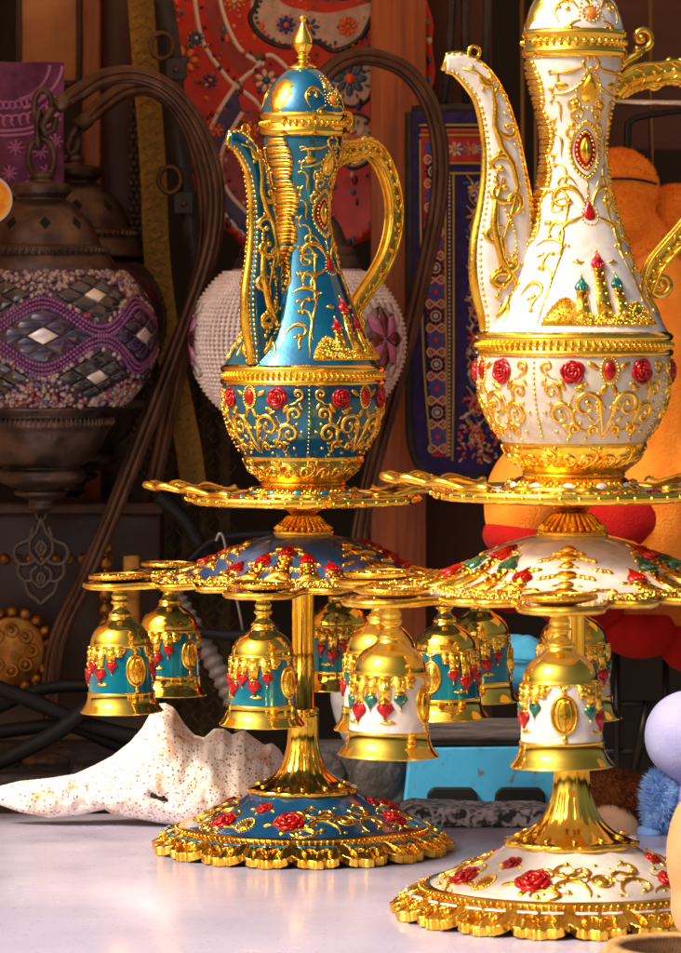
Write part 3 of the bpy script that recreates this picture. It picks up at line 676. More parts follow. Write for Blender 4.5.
    for s_ in (-1, 1):
        m = MB()
        for pts, r in (([(70, -86, 357), (98, -62, 360), (124, -42, 363), (146, -24, 364), (155, 0, 364), (146, 24, 364), (124, 42, 363), (98, 62, 360), (70, 86, 357)], 4.6),
                       ([(106, -4, 355), (118, -22, 360), (134, -18, 363), (140, 0, 363), (134, 18, 363), (118, 22, 360), (106, 4, 355)], 3.0),
                       ([(104, -44, 356), (116, -28, 360), (124, -42, 363)], 3), ([(104, 44, 356), (116, 28, 360), (124, 42, 363)], 3)):
            q = [Vector((s_ * x, y, z)) for x, y, z in cat(pts, 7)]; q = [p + Vector((s_ * .0, 0, 1.6 * sin(i * .8))) + Vector((p.x, p.y, 0)).normalized() * (1.8 * sin(i * .8)) for i, p in enumerate(q)]; m.tube(q, [r * (1 + .18 * sin(i * .8)) for i in range(len(q))], 8, flat=.8, up=(0, 0, 1))
            for i in range(0, len(q), 4): m.ball(q[i] + Vector((0, 0, r * .55)), r * .34, 6, 4)
        m.build('tray_handle', GOLDR, tr, k)
    return root
# ------------------------------------------------------------------ goblets, hung upside down by the foot (lip at z = 0)
def goblet(E, white, k):
    root = empty('goblet', (0, 0, 0))
    m = MB()
    m.lathe(cat([(38.5, .6), (40.6, 0), (41, 1.2), (38.5, 4.5), (35.4, 9), (33.8, 14), (33.4, 19)], 5) + [(33.8, 19.5), (33.4, 20.5), (32.6, 21)], 72)
    m.lathe([(29.8, 65), (30.6, 65.6), (30.8, 67), (30.2, 68)] + cat([(29.8, 68.3), (28.8, 74), (26, 80), (21.5, 85), (16, 88.5), (12.5, 91), (11, 94)], 6), 72)
    m.lathe([(36, 2), (31, 20), (29, 66), (20, 82), (0.5, 84)], 48)
    bowl = m.build('bowl', GOLD, root, k)
    m = MB(); m.lathe(cat([(11, 94), (11.6, 96), (10.4, 98), (8.2, 100), (6.6, 103), (6.4, 105), (8.6, 107), (8.8, 109), (7, 111), (8, 113), (8.2, 115), (6.8, 117), (6.2, 121), (6.6, 126), (7.5, 128)], 4), 40); m.build('stem', GOLD, root, k)
    m = MB(); m.lathe(cat([(7.5, 126.5), (12, 127.5), (22, 129.4), (28.5, 131.4), (30.4, 133.4), (30.6, 135), (29.4, 136), (27.4, 135.8), (26, 134.6), (18, 133), (.5, 132.6)], 4), 60)
    for i in range(40):
        a = 2 * pi * i / 40; m.ball((29 * sin(a), -29 * cos(a), 133.2), 1.8, 6, 4)
    for i in range(70):
        a = random.uniform(0, 6.28); r = random.uniform(5, 25); m.ball((r * sin(a), -r * cos(a), 133), random.uniform(1.2, 2.4), 5, 3)
    m.build('foot', GOLDR, root, k)
    band = Surf([(29.9, 65.2), (30.6, 52), (31.6, 35), (32.4, 20.8)])
    def flip(c):
        f = lambda a, b, off=0: c(a, -b, off)
        def fm(a, b):
            tx, ty, n = c.frame(a, -b); return tx, -ty, n
        f.frame = fm; return f
    m = MB(); m.lathe(band.p, 64); bd = m.build('enamel_band', E, root, k)
    g = MB()
    R1, G1 = [], []
    for f in (0, pi):
        ch = flip(band.chart(f, 22.4))                           # oval medallion
        pad(g, ch, 0, 0, [(9.6 * cos(t), 14.5 * sin(t)) for t in [2 * pi * i / 30 for i in range(30)]], 3.6)
        g.tube([ch(9.8 * cos(2 * pi * i / 30), 14.8 * sin(2 * pi * i / 30), .4) for i in range(30)], 1.5, 6, closed=True)
        for u in (-5, 0, 5): g.tube([ch(u * (1 - (b / 13) ** 2) ** .5, b, 3.2 - abs(u) * .16) for b in range(-11, 12, 2)], .8, 5)
        eblob(g, ch, 0, 19, 2.2, 4, 1.6); eblob(g, ch, 0, -19, 2.2, 4, 1.6)
        for sx in (-1, 1):
            eblob(g, ch, sx * 2.6, 21.5, 3.6, 1.2, 1.3, ang=sx * 25)
        cc = flip(band.chart(f + pi / 2, .2))                # towers hang from the upper edge, domes pointing down
        rnd = random.Random(5)
        for a, h, wd_ in ((-24, 16, 11), (-12, 23, 11), (-1, 14, 11), (10, 20, 11), (22, 13, 11), (30, 8, 8), (-32, 9, 8)):
            tower(g, cc, a, 0, -1, h, wd_)
        jag = cat([(-36, -3), (-30, -8), (-24, -12), (-18, -4), (-12, -16), (-6, -4), (-1, -10), (4, -3), (10, -14), (16, -4), (22, -10), (28, -2), (34, -6), (37, -1)], 3)
        g.grid([[cc(a, 0, -.3), cc(a, -.6, 1.0), cc(a, b * .6, 1.3), cc(a, b * .95, .9), cc(a, b, -.4)] for a, b in jag])
        for i in range(150): eblob(g, cc, rnd.uniform(-34, 34), rnd.uniform(-6, 0), rnd.uniform(1, 2.2), rnd.uniform(1, 2), 1.5, nu=5, nv=3)
        for a, b in ((-18, -37), (14, -36)):              # little gold birds
            eblob(g, cc, a, b, 6, 1.3, 1.2, ang=4); eblob(g, cc, a + 2, b + 1.2, 3.4, 1.1, 1.2, ang=-16); eblob(g, cc, a - 5, b + .6, 2.6, .9, 1, ang=24)
        for a, b, s_, which in ((-12, -28, 7.0, 0), (-25, -21, 5.6, 1), (-1, -19, 5.6, 1), (11, -26, 6.4, 0), (23, -18, 5.4, 1)):
            mm = MB()
            onion(mm, g, cc, a, b + s_ * .9, -1, s_ * 1.9); mm.build('onion_dome', GREEN if (white and which) else RED, bd, k)
    g.build('relief', GOLDR, bd, k)
    return root
def kids(o): return [c for c in C.objects if c.parent == o]
def copy_tree(o, parent=None):
    c = o.copy(); C.objects.link(c); c.parent = parent
    for ch in kids(o): copy_tree(ch, c)
    return c
# blue set
D2R = radians
BX, WX, WD, K = -37.5, 207.0, 3760.0, 1.074
WY = WD - DREF
blobes = [D2R(-11.5 + 60 * i) for i in range(6)]
stand(NAVY, SLATE, SLATE, (BX, 0, 0), 1, blobes, D2R(-8), 0, 'gilt carousel stand with dark blue enamel base and blue scalloped disc', False)
teapot(BLUE, (BX, 0, 363 - 1.5), 1, D2R(50), D2R(-39.5), D2R(134), 'blue', 'tall teal blue enamel teapot with gold filigree and pointed lid', False)
CUPZ = 272 - 128
bl = {0: 'blue goblet hanging upside down right in front of the blue stand column',
      1: 'blue goblet hanging just left of the turquoise panel and another blue goblet behind it',
      2: 'blue goblet partly hidden behind the one at the right edge of the blue carousel',
      3: 'blue goblet at the back of the blue carousel, just right of the column',
      4: 'blue goblet seen behind the leftmost goblet, above the white shell',
      5: 'leftmost blue goblet, hanging at the outer left end of the blue carousel'}
proto = goblet(TEAL, False, 1)
med = {0: 55, 1: 150, 2: 80, 3: 100, 4: 48, 5: 32}
for i in range(6):
    o = proto if i == 0 else copy_tree(proto)
    a = blobes[i]; o.location = Vector((BX + 188 * sin(a), -188 * cos(a), CUPZ)) * S; o.rotation_euler = (D2R((1.1, -.8, .6, -1.2, .9, -.5)[i]), D2R((-.6, 1.0, -1.2, .5, 1.1, -.9)[i]), D2R(med[i]))
    tag(o, bl[i], 'goblet', 'blue enamel goblets hanging on the blue carousel')
# white set
wlobes = [D2R(-5.5), D2R(56), D2R(118), D2R(176), D2R(-123), D2R(-55)]
stand(WHITE, WHITE, WHITE, (WX, WY, 0), K, wlobes, D2R(-23), 1, 'gilt carousel stand with white enamel base, red roses and white scalloped disc', True)
teapot(WHITE, (WX + 2, WY, (363 - 1.5) * K), K, D2R(18), D2R(-72), D2R(106), 'white', 'large pearl white enamel teapot with gold filigree and red gems', True)
wl = {0: 'white goblet with a big gold oval facing front, before the white stand column', 3: 'white goblet half hidden behind the column of the white stand',
      4: 'goblet almost hidden behind the left white goblet, only its gilt edge showing', 5: 'white goblet hanging from the left side of the white carousel'}
protow = None
for i, mz in ((0, 2), (3, 120), (4, 30), (5, 62)):
    o = goblet(WHITE, True, K) if protow is None else copy_tree(protow)
    protow = protow or o
    a = wlobes[i]; o.location = Vector((WX + 188 * K * sin(a), WY - 188 * K * cos(a), CUPZ * K)) * S; o.rotation_euler = (D2R((i % 3 - 1) * .9), D2R((i % 2 - .5) * 1.6), D2R(mz))
    tag(o, wl[i], 'goblet', 'white enamel goblets hanging on the white carousel')
# ================================================================== things behind the sets
WOODRED = mat('red brown varnished wood', (.22, .050, .014), .5, 0, (.50, .135, .036), 20, .5, 5, 1.5, stretch=(1.6, 1.6, .10), detail=8, dist=.6, lo=.3, hi=.7)
WOODDARK = mat('dark stained wood', (.030, .008, .005), .4, 0, (.065, .018, .008), 30, .3, 6, 1, stretch=(1.5, 1.5, .1), detail=7)
BRONZE = mat('aged bronze', (.05, .038, .036), .3, .8, (.145, .10, .08), 30, .4, 7, 1, rvar=.25)
BRASS = mat('old brass', (.50, .24, .05), .3, 1, (.22, .09, .02), 22, .4, 8, 1, rvar=.25)
IRON = mat('dark oiled iron', (.055, .026, .016), .38, .6, (.13, .065, .038), 16, .5, 6, 1, stretch=(1, 1, .3))
BLACKR = mat('black rubber cable', (.004, .004, .005), .6, spec=.3)
BLACKL = mat('black leather', (.012, .011, .012), .5, 0, (.03, .028, .03), 16, .6, 4, 1)
def thing(name, x, y, D, label, cat_, group=None):
    return empty(name, P(x, y, D), label, cat_, group), D / DREF
def px(pts): return [(a, b, -c) for a, b, c in pts]          # local: right, back, down -> right, back, up
# wooden post and boards
def board(name, x0, x1, y0, y1, D, depth, m, label, cat_='board', kind=None):
    t, f = P((x0 + x1) / 2, y1, D), D / DREF
    mb = MB(); hw = (x1 - x0) / 2; h = y1 - y0
    n = 14
    rows = []
    mb.box((-hw, 0, 0), (hw, depth, h))
    o = mb.build(name, m, None, f, bevel=2.5, loc=t); return tag(o, label, cat_, None, kind)
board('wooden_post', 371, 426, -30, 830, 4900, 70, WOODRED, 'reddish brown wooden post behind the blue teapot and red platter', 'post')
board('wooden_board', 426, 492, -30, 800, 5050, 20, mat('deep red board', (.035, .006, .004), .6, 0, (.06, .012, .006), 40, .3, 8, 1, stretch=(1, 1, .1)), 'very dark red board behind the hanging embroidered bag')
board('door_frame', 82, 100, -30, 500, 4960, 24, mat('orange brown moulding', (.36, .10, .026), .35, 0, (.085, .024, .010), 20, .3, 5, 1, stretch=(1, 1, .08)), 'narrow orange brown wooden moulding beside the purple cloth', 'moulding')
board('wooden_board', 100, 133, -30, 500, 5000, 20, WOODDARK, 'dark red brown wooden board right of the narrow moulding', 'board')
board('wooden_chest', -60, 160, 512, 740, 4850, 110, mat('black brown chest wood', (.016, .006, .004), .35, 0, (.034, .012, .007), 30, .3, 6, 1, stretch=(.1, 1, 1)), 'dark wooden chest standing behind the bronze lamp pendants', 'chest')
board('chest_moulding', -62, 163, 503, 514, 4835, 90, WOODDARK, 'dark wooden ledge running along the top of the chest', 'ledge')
# red platter with raised glaze decoration
root, f = thing('ceramic_platter', 300, 60, 4995, 'big red oval ceramic platter with raised flower decoration behind the blue teapot', 'platter')
RX, RZ = 134, 205
def plt(a, b, off=0):                                   # a right, b down, slight dish
    q = (a / RX) ** 2 + (b / RZ) ** 2
    return Vector((a, 16 - 30 * q * .6 - off, -b))
m = MB(); rows = []
for i in range(26):
    q = max(.001, i / 25); rows.append([plt(RX * q * cos(t) * (1 + .012 * (q > .97) * sin(26 * t)), RZ * q * sin(t) * (1 + .012 * (q > .97) * sin(26 * t))) for t in [2 * pi * j / 120 for j in range(120)]])
rows += [[p + Vector((0, 6, 0)) for p in rows[-1]]]
m.grid(rows, cu=True)
m.build('dish', mat('red orange glaze', (.68, .040, .012), .3, 0, (.45, .016, .008), 40, .2, 20, 1, coat=.15, spec=.3), root, f)
def stroke(nm, M_, pts, r):
    m = MB(); m.tube([plt(a, b, .2) for a, b in cat(pts, 8)], r, 6, flat=.6, up=(0, 1, 0)); m.build(nm, M_, root, f)
def strip(nm, M_, A_, B_, h=.5):                         # glaze field between two outlines
    m = MB(); A2, B2 = cat(A_, 8), cat(B_, 8); n = min(len(A2), len(B2))
    m.grid([[plt(A2[i][0] + (B2[i][0] - A2[i][0]) * u, A2[i][1] + (B2[i][1] - A2[i][1]) * u, h + .8 * sin(pi * u)) for u in (0, .2, .4, .6, .8, 1)] for i in range(n)]); m.build(nm, M_, root, f)
WG = mat('white glaze', (.82, .68, .60), .3, 0, coat=.1); NG = mat('dark blue glaze', (.03, .025, .17), .3, 0, (.06, .02, .10), 10, .3, 6, 1); KG = mat('black glaze', (.012, .008, .012), .3); MG = mat('maroon glaze', (.24, .012, .012), .3, 0, (.36, .03, .012), 12, .3, 8, 1); CG = mat('cream glaze', (.66, .50, .42), .28, 0, (.48, .32, .26), 14, .3, 10, 1)
a1 = [(-106, -66), (-98, -20), (-76, 14), (-65, 25)]; a2 = [(-65, 25), (-86, 60), (-96, 100), (-86, 140), (-56, 176)]; a3 = [(-58, 52), (-74, 80), (-80, 104), (-72, 132), (-46, 160)]
a0 = [(-84, -130), (-80, -60), (-62, -14), (-36, 4)]; a4 = [(-65, 25), (-44, 6), (-30, -6), (-10, 10)]; a5 = [(-65, 25), (-40, 46), (-26, 80), (-36, 130)]
strip('dark_blue_glaze_field', NG, a2, a3); strip('maroon_glaze_field', MG, a3, [(-40, 48), (-28, 76), (-26, 104), (-30, 132), (-34, 158)]); strip('maroon_glaze_field', MG, [(-100, -120), (-96, -60), (-80, -14), (-62, 14)], a0)
for p in (a1, a2, a3, a0, a4, a5): stroke('white_glaze_line', WG, p, 2.4)
stroke('white_glaze_line', WG, [(-112, -140), (-108, -100), (-106, -66)], 2.4)
lobed = [(-44, -62), (-50, -42), (-38, -24), (-14, -14), (14, -20), (34, -10), (60, -22), (72, -44)]
strip('cream_glaze_field', CG, [(-44, -170), (-46, -130), (-38, -96), (-20, -60), (10, -50), (30, -48), (56, -54), (74, -60)], lobed); stroke('black_glaze_line', KG, [(-44, -170), (-50, -110)] + lobed, 3)
strip('maroon_glaze_field', MG, [(-34, -170), (-36, -130), (-28, -96), (-12, -70), (12, -60), (32, -58), (56, -64), (74, -70)], [(20, -190), (26, -150), (40, -126), (56, -120), (70, -116), (80, -116), (90, -116), (100, -120)])
for ring in ([(26, -92), (44, -100), (62, -92), (60, -70), (44, -62), (28, -70), (26, -92)], [(-26, -100), (-8, -112), (6, -98), (2, -78), (-16, -74), (-26, -100)], [(30, 0), (52, -8), (72, 4), (70, 36), (50, 46), (32, 30), (30, 0)], [(34, 64), (54, 54), (72, 64), (72, 96), (52, 108), (36, 92), (34, 64)]):
    c_ = (sum(p[0] for p in ring) / 7, sum(p[1] for p in ring) / 7)
    strip('cream_glaze_field', CG, ring, [c_] * 7, .9); stroke('black_glaze_line', KG, ring, 2.2)
GLZ = [(MB(), mat('glaze %d' % i, c_, .25, 0, coat=.2)) for i, c_ in enumerate(((.03, .05, .30), (.80, .60, .44), (.80, .20, .02), (.03, .10, .22), (.16, .006, .01), (.90, .13, .02), (.08, .17, .05)))]
m = MB(); rnd = random.Random(4)
flow = [(-116, 0, 13), (-104, -22, 7), (-122, 50, 10), (-60, -120, 12), (-30, -130, 12), (-66, -60, 9), (-88, 96, 9), (-84, 70, 7), (-84, 124, 8), (-50, 70, 9), (-46, 104, 12), (-40, 136, 9), (-34, 20, 11), (-14, 40, 13), (-6, 80, 12), (44, -82, 15), (-12, -93, 13), (50, 18, 17), (54, 80, 16), (-14, -36, 9), (10, -34, 9), (48, -34, 9), (20, -120, 12), (58, -140, 13), (20, -74, 7), (-30, -70, 8), (4, 4, 10), (12, 116, 12), (-100, -110, 10), (-112, 90, 6), (-90, 20, 7)]
for a, b, r in flow:
    n = rnd.choice((6, 7, 8, 9)); A1, A2 = rnd.sample((0, 1, 2, 3, 4, 5), 2)
    for i in range(n):
        t = 2 * pi * i / n; p = plt(a + r * .7 * cos(t), b + r * .7 * sin(t), 1.6); GLZ[A1][0].blob(p, (r * .42 * cos(t), 0, -r * .42 * sin(t)), (r * .26 * sin(t), 0, r * .26 * cos(t)), (0, -1.6, 0), 7, 4)
    for i in range(n): t = 2 * pi * (i + .5) / n; GLZ[6 if r > 9 else A2][0].blob(plt(a + r * 1.12 * cos(t), b + r * 1.12 * sin(t), 1.4), (r * .2 * cos(t), 0, -r * .2 * sin(t)), (r * .1 * sin(t), 0, r * .1 * cos(t)), (0, -1.4, 0), 6, 4)
    GLZ[A2][0].blob(plt(a, b, 2), (r * .34, 0, 0), (0, 0, r * .34), (0, -2.2, 0), 8, 4)
for i in range(330):
    t = rnd.uniform(0, 2 * pi); q = sqrt(rnd.random()) * .97; a, b = RX * q * cos(t), RZ * q * sin(t); r = rnd.uniform(1.2, 3.4)
    m.blob(plt(a, b, 1.4), (r, 0, 0), (0, 0, r * rnd.uniform(.7, 1.7)), (0, -1.6, 0), 6, 4)
for p, st_ in ((a2, 3), (a3, 3), (a0, 3), (lobed, 2), (a1, 3)):
    for a, b in cat(p, 8)[::st_]: m.blob(plt(a + 6, b - 1, 1.5), (2, 0, 0), (0, 0, 2), (0, -1.6, 0), 6, 4)
for i in range(64):
    t = 2 * pi * i / 64; m.blob(plt(RX * .965 * cos(t), RZ * .965 * sin(t), 1), (3.4, 0, 0), (0, 0, 4.4), (0, -2, 0), 7, 4)
for mb_, mm in GLZ: mb_.build('glaze_flower', mm, root, f)
m.build('glaze_drop', islandmat('coloured glaze drops', [(.03, .04, .24), (.16, .008, .01), (.75, .50, .36), (.70, .17, .02), (.02, .06, .16), (.07, .15, .04), (.02, .02, .05), (.8, .09, .02), (.05, .15, .22), (.5, .07, .03)], .25, 0, .2), root, f)
# embroidered bag
root, f = thing('embroidered_bag', 458, 470, 4860, 'dark blue embroidered cloth bag with red border hanging beside the wooden post', 'bag')
def bagpt(a, b, off=0):                                 # a right, b up
    e = max(0, 1 - (a / 50) ** 2); q = min(1, max(0, (b + 6) / 60)); return Vector((a, -(6 + 12 * sqrt(e) * sqrt(q)) - off, b))
out = [(-44, 358), (44, 358), (44, 60)] + [(44 - 34 * (1 - cos(t)), 60 - 56 * sin(t)) for t in [pi / 2 * i / 8 for i in range(1, 9)]] + [(-20, 0)] + [(-44 + 24 * (1 - sin(t)), 40 - 40 * cos(t)) for t in [pi / 2 * i / 8 for i in range(1, 9)]]
def ext(b, s_): return (-46 if b > 44 else -46 + 24 * (1 - sqrt(max(0, 1 - ((44 - b) / 48) ** 2)))) if s_ < 0 else (46 if b > 60 else 46 - 26 * (1 - sqrt(max(0, 1 - ((60 - b) / 64) ** 2))))
m = MB(); rows = []
for i in range(41):
    b = -3 + 361 * i / 40; l, r = ext(b, -1), ext(b, 1); rows.append([bagpt(l + (r - l) * j / 20, b) for j in range(21)] + [Vector((r, 8, b)), Vector((l, 8, b))])
bb = m.grid(rows, cu=True); m.fan(range(bb, bb + 23)); m.fan(range(bb + 40 * 23, bb + 41 * 23))
m.build('pouch', mat('navy woven cloth', (.014, .012, .09), .85, 0, (.035, .02, .15), 10, .7, 1.6, .8, sheen=.3), root, f)
m = MB(); edge = [Vector((ext(b, -1) - 1, 0, b)) for b in range(358, -3, -9)] + [Vector((x, 0, -4)) for x in range(-18, 20, 6)] + [Vector((ext(b, 1) + 1, 0, b)) for b in range(0, 359, 9)]
m.tube(edge, 6, 8); m.tube([Vector((-46, -4, 358)), Vector((0, -10, 361)), Vector((46, -4, 358))], 6, 8)
m.build('piping_edge', BLACKL, root, f)
m = MB()
for x0, x1 in ((-16, -4), (8, 6), (24, 30)): m.tube([Vector((x0, -4, 356)), Vector((x0 + (x1 - x0) * .6, -6, 420)), Vector((x1, 0, 500))], 4, 6)
m.build('strap', BLACKL, root, f)
def patch(mb, quad, nu=3, nv=24, off=.8):
    rows = []
    for i in range(nv + 1):
        v = i / nv; l = (quad[0][0] + (quad[3][0] - quad[0][0]) * v, quad[0][1] + (quad[3][1] - quad[0][1]) * v); r = (quad[1][0] + (quad[2][0] - quad[1][0]) * v, quad[1][1] + (quad[2][1] - quad[1][1]) * v)
        rows.append([bagpt(l[0] + (r[0] - l[0]) * j / nu, l[1] + (r[1] - l[1]) * j / nu, off) for j in range(nu + 1)])
    mb.grid(rows)
m = MB(); patch(m, [(-38, 340), (-13, 340), (-12, 14), (-26, 14)], 6, 40); patch(m, [(-13, 340), (42, 340), (42, 306), (-13, 306)], 10, 6, .7)
m.build('red_border', mat('red embroidered band', (.40, .016, .03), .85, 0, (.55, .04, .04), 8, .7, 1.6, .8), root, f)
m = MB(); st = lambda pts, r=1.3: m.tube([bagpt(a, b, 1.6) for a, b in cat(pts, 5)], r, 5)
for pts in ([(-39, 344), (0, 344), (43, 344)], [(-39, 334), (0, 334), (43, 334)], [(-14, 306), (14, 306), (43, 306)], [(-14, 296), (14, 296), (43, 296)], [(-13, 296), (-13, 200), (-12, 100), (-11, 14)], [(-5, 296), (-5, 200), (-5, 100), (-6, 10)], [(-38, 330), (-37, 200), (-34, 100), (-27, 18)]): st(pts)
m.build('yellow_stitching', mat('olive yellow thread', (.45, .34, .05), .8), root, f)
THR = [(n_, MB(), mat(n_ + ' embroidery thread', c_, .85, bump=.4, bpx=1.5)) for n_, c_ in (('scarlet', (.62, .03, .035)), ('ivory', (.66, .52, .42)), ('blue', (.06, .10, .42)), ('gold', (.52, .32, .06)), ('navy', (.012, .010, .04)), ('rose', (.60, .14, .16)))]
rnd = random.Random(9)
def petal(i, a, b, ra, rb, an, o_=1.2):
    p = bagpt(a, b, o_); c, q = cos(an), sin(an); THR[i][1].blob(p, (ra * c, 0, ra * q), (-rb * q, 0, rb * c), (0, -1.1, 0), 7, 4)
def stamp(a, b, r, i, j, n=7):
    for k_ in range(n): t = 2 * pi * k_ / n; petal(i, a + r * .62 * cos(t), b + r * .62 * sin(t), r * .40, r * .22, t)
    petal(j, a, b, r * .32, r * .32, 0, 1.7)
def vine(i, pts, r=1.1): THR[i][1].tube([bagpt(a, b, 1.3) for a, b in cat(pts, 6)], r, 5)
for i in range(13):
    b = 322 - i * 24; x = -25 + i * .35
    stamp(x, b, 9.5, 4 if i % 2 else 2, 1 if i % 2 else 0, 10)
    if i % 2: THR[1][1].tube([bagpt(x + 5 * cos(t), b + 5 * sin(t), 1.9) for t in [2 * pi * j / 14 for j in range(15)]], .9, 5)
    for sx in (-1, 1):
        vine(1, [(x, b - 12), (x + sx * 6, b - 8), (x + sx * 9, b - 12), (x + sx * 6, b - 16), (x, b - 12)], .9); petal(3, x + sx * 6, b - 12, 2, 2, 0)
for i in range(7): stamp(-3 + i * 7, 320, 5 if i % 2 else 8, (1, 2, 5)[i % 3], 3, 7)
for sx, x0 in ((1, 8), (-1, 28)):
    for k_ in range(9):
        b = 276 - k_ * 30; vine(3, [(x0, b + 18), (x0 + sx * 7, b + 8), (x0 + sx * 3, b - 4), (x0 + sx * 9, b - 12)], .9); stamp(x0 + sx * 8, b - 2 + 8 * (sx > 0), rnd.uniform(6, 8.5), rnd.choice((0, 5, 1, 0)), 3, 6)
        for q in range(4): petal(rnd.choice((1, 2, 3)), x0 + sx * rnd.uniform(-2, 10), b + rnd.uniform(-14, 14), 4, 1.6, rnd.uniform(0, 3))
for i in range(70): petal(1, -9, 292 - i * 4, 1.3, 1.6, 0); petal(3 if i % 2 else 0, -37 + i * 1.12, 339, .8, 1.8, 0)
for i in range(110): petal(rnd.choice((3, 5, 1, 0)), rnd.uniform(0, 40), abs(rnd.gauss(0, 34)) + 8, rnd.uniform(1.6, 3.4), 1.3, rnd.uniform(0, 3))
for n_, mb_, mm in THR: mb_.build('embroidery', mm, root, f)
# mosaic lamps
def cap_prof(): return cat([(6, 172), (10, 172.5), (12, 176), (11, 180), (12, 182)], 3) + cat([(13, 182), (26, 183), (29.5, 186), (30, 192), (27, 196), (25, 199), (30, 203), (36, 207), (38, 210)], 4) + cat([(39, 211), (48, 220), (55, 232), (60, 245)], 4) + cat([(62, 246), (66, 247), (68, 251), (67, 254), (70, 257), (73, 262), (75, 268), (76, 273), (72, 275)], 4)
def holder_prof(): return cat([(70, 402), (74, 404), (75, 408), (72, 412), (70, 416), (73, 420), (72, 425), (68, 430), (63, 440), (56, 452), (46, 462), (38, 467)], 4) + cat([(38, 468), (43, 470), (45, 475), (42, 481), (32, 486), (24, 488)], 4) + cat([(22, 489), (26, 491), (25, 495), (14, 499), (12, 503), (13, 507), (9, 511), (5, 514)], 3)
def pendant(mb, c):                                     # openwork leaf drop, flat casting with real thickness
    for pts in ([(0, 0), (-5, 14), (-13, 22), (-24, 27), (-27, 36), (-22, 45), (-13, 46), (-6, 42)], [(-22, 45), (-23, 55), (-16, 63), (-8, 62)], [(-16, 63), (-13, 74), (-5, 81), (0, 86)], [(-8, 8), (-11, 22), (-11, 34), (-5, 42), (0, 47)], [(-3, 48), (-10, 54), (-8, 63), (0, 70)], [(0, 22), (-5, 30), (0, 38)], [(0, 54), (-4, 60), (0, 66)]):
        for sx in (-1, 1): mb.tube([(c[0] + sx * a, c[1], c[2] - b) for a, b in cat(pts, 5)], 2.9, 7, flat=1)
    mb.blob((c[0], c[1], c[2] - 30), (3.4, 0, 0), (0, 2, 0), (0, 0, 6)); mb.blob((c[0], c[1], c[2] - 60), (2.8, 0, 0), (0, 2, 0), (0, 0, 5))
    mb.tube([(c[0] + 5 * cos(t), c[1], c[2] + 4 + 6 * sin(t)) for t in [2 * pi * i / 16 for i in range(16)]], 1.6, 6, closed=True)
def lamp_metal(root, f, chain):
    z = lambda y: -y
    pf = [(r, -y) for r, y in cap_prof()]
    m = MB(); m.lathe(pf, 72)
    for i in range(64):
        a = 2 * pi * i / 64; m.blob((67.5 * sin(a), -67.5 * cos(a), -251), (2 * cos(a), 2 * sin(a), 0), (3 * sin(a), -3 * cos(a), 0), (1.2 * cos(a), 1.2 * sin(a), 3.2), 6, 4)
    c_ = m.build('cap', BRONZE, root, f)
    m = MB()
    for i in range(9):                                  # black diamonds laid on the cap, painting the dark of openings
        a = 2 * pi * i / 9 + .15
        sf = Surf([(39, -211), (48, -220), (55, -232), (60, -245)]); ch = sf.chart(a, 17)
        m.grid([[ch(x * q, y * q, .5 - .25 * q) for x, y in [(6 * cos(t) * abs(cos(t)), 8 * sin(t) * abs(sin(t))) for t in [2 * pi * j / 24 for j in range(24)]]] for q in (1, .5, .02)], cu=True)
    m.build('painted_opening', mat('painted opening darkness', (.002, .002, .002), .9), c_, f)
    m = MB(); m.lathe([(r, -y) for r, y in holder_prof()], 72)
    for i in range(90):
        a = 2 * pi * i / 90; m.blob((72.5 * sin(a), -72.5 * cos(a), -420), (1.6 * cos(a), 1.6 * sin(a), 0), (2.4 * sin(a), -2.4 * cos(a), 0), (0, 0, 4.5), 6, 4)
    m.build('lower_holder', BRONZE, root, f)
    if chain:
        m = MB()
        for i, (cx, cy, rx, ry, an) in enumerate(((0, 158, 13, 20, 0), (-2, 130, 8, 18, 80), (2, 106, 9, 16, 10))):
            q = [(cx + rx * cos(t) * cos(radians(an)), rx * cos(t) * sin(radians(an)), -(cy + ry * sin(t))) for t in [2 * pi * j / 28 for j in range(28)]]; m.tube(q, 3.4, 8, closed=True)
        m.build('chain', BRONZE, root, f)
    m = MB(); pendant(m, (0, 0, -518)); m.build('pendant', mat('dark pewter', (.075, .06, .052), .36, .6), root, f)
EQ = 338                                                # globe centre row
def globe_surf(R_, V_, y0, y1): return Surf([(R_ * sqrt(max(.0, 1 - ((y - EQ) / V_) ** 2)), -y) for y in [y0 + (y1 - y0) * i / 14 for i in range(15)]], 4)
def lamp_x(x, D, yref=0): # local origin at row 0 above the lamp axis; local z = -photo row
    f = D / DREF; return P(x, 0, D), f
loc, f = lamp_x(41, 4700)
root = empty('mosaic_lamp', loc, 'purple bead and mirror mosaic lamp with bronze cap hanging at the left', 'lamp')
lamp_metal(root, f, True)
gs = globe_surf(115, 92, 270, 406)
m = MB(); m.lathe(gs.p, 96); gl_ = m.build('globe', mat('dark violet glass', (.035, .012, .05), .2, 0, (.06, .02, .07), 20, .3, 5, 1, coat=.6), root, f)
c0 = gs.tz(-EQ)
def wv(az, s_): return -3 + s_ * (4 + 29 * (.5 + .5 * cos(6 * (az - radians(5)))))
m = MB()
for s_ in (-1, 1):
    for dy in (-5, 0, 5):
        n = 230
        for i in range(n):
            a = 2 * pi * i / n; b = wv(a, s_) + dy * 1.0 * s_; m.ball(gs.pt(a, c0 + b, 1), 2.3 if dy else 1.9, 6, 4)
m.build('bead_rows', mat('purple seed beads', (.26, .06, .24), .25, 0, (.13, .025, .14), 8, 0, coat=.8), gl_, f)
rnd = random.Random(2)
m = MB()
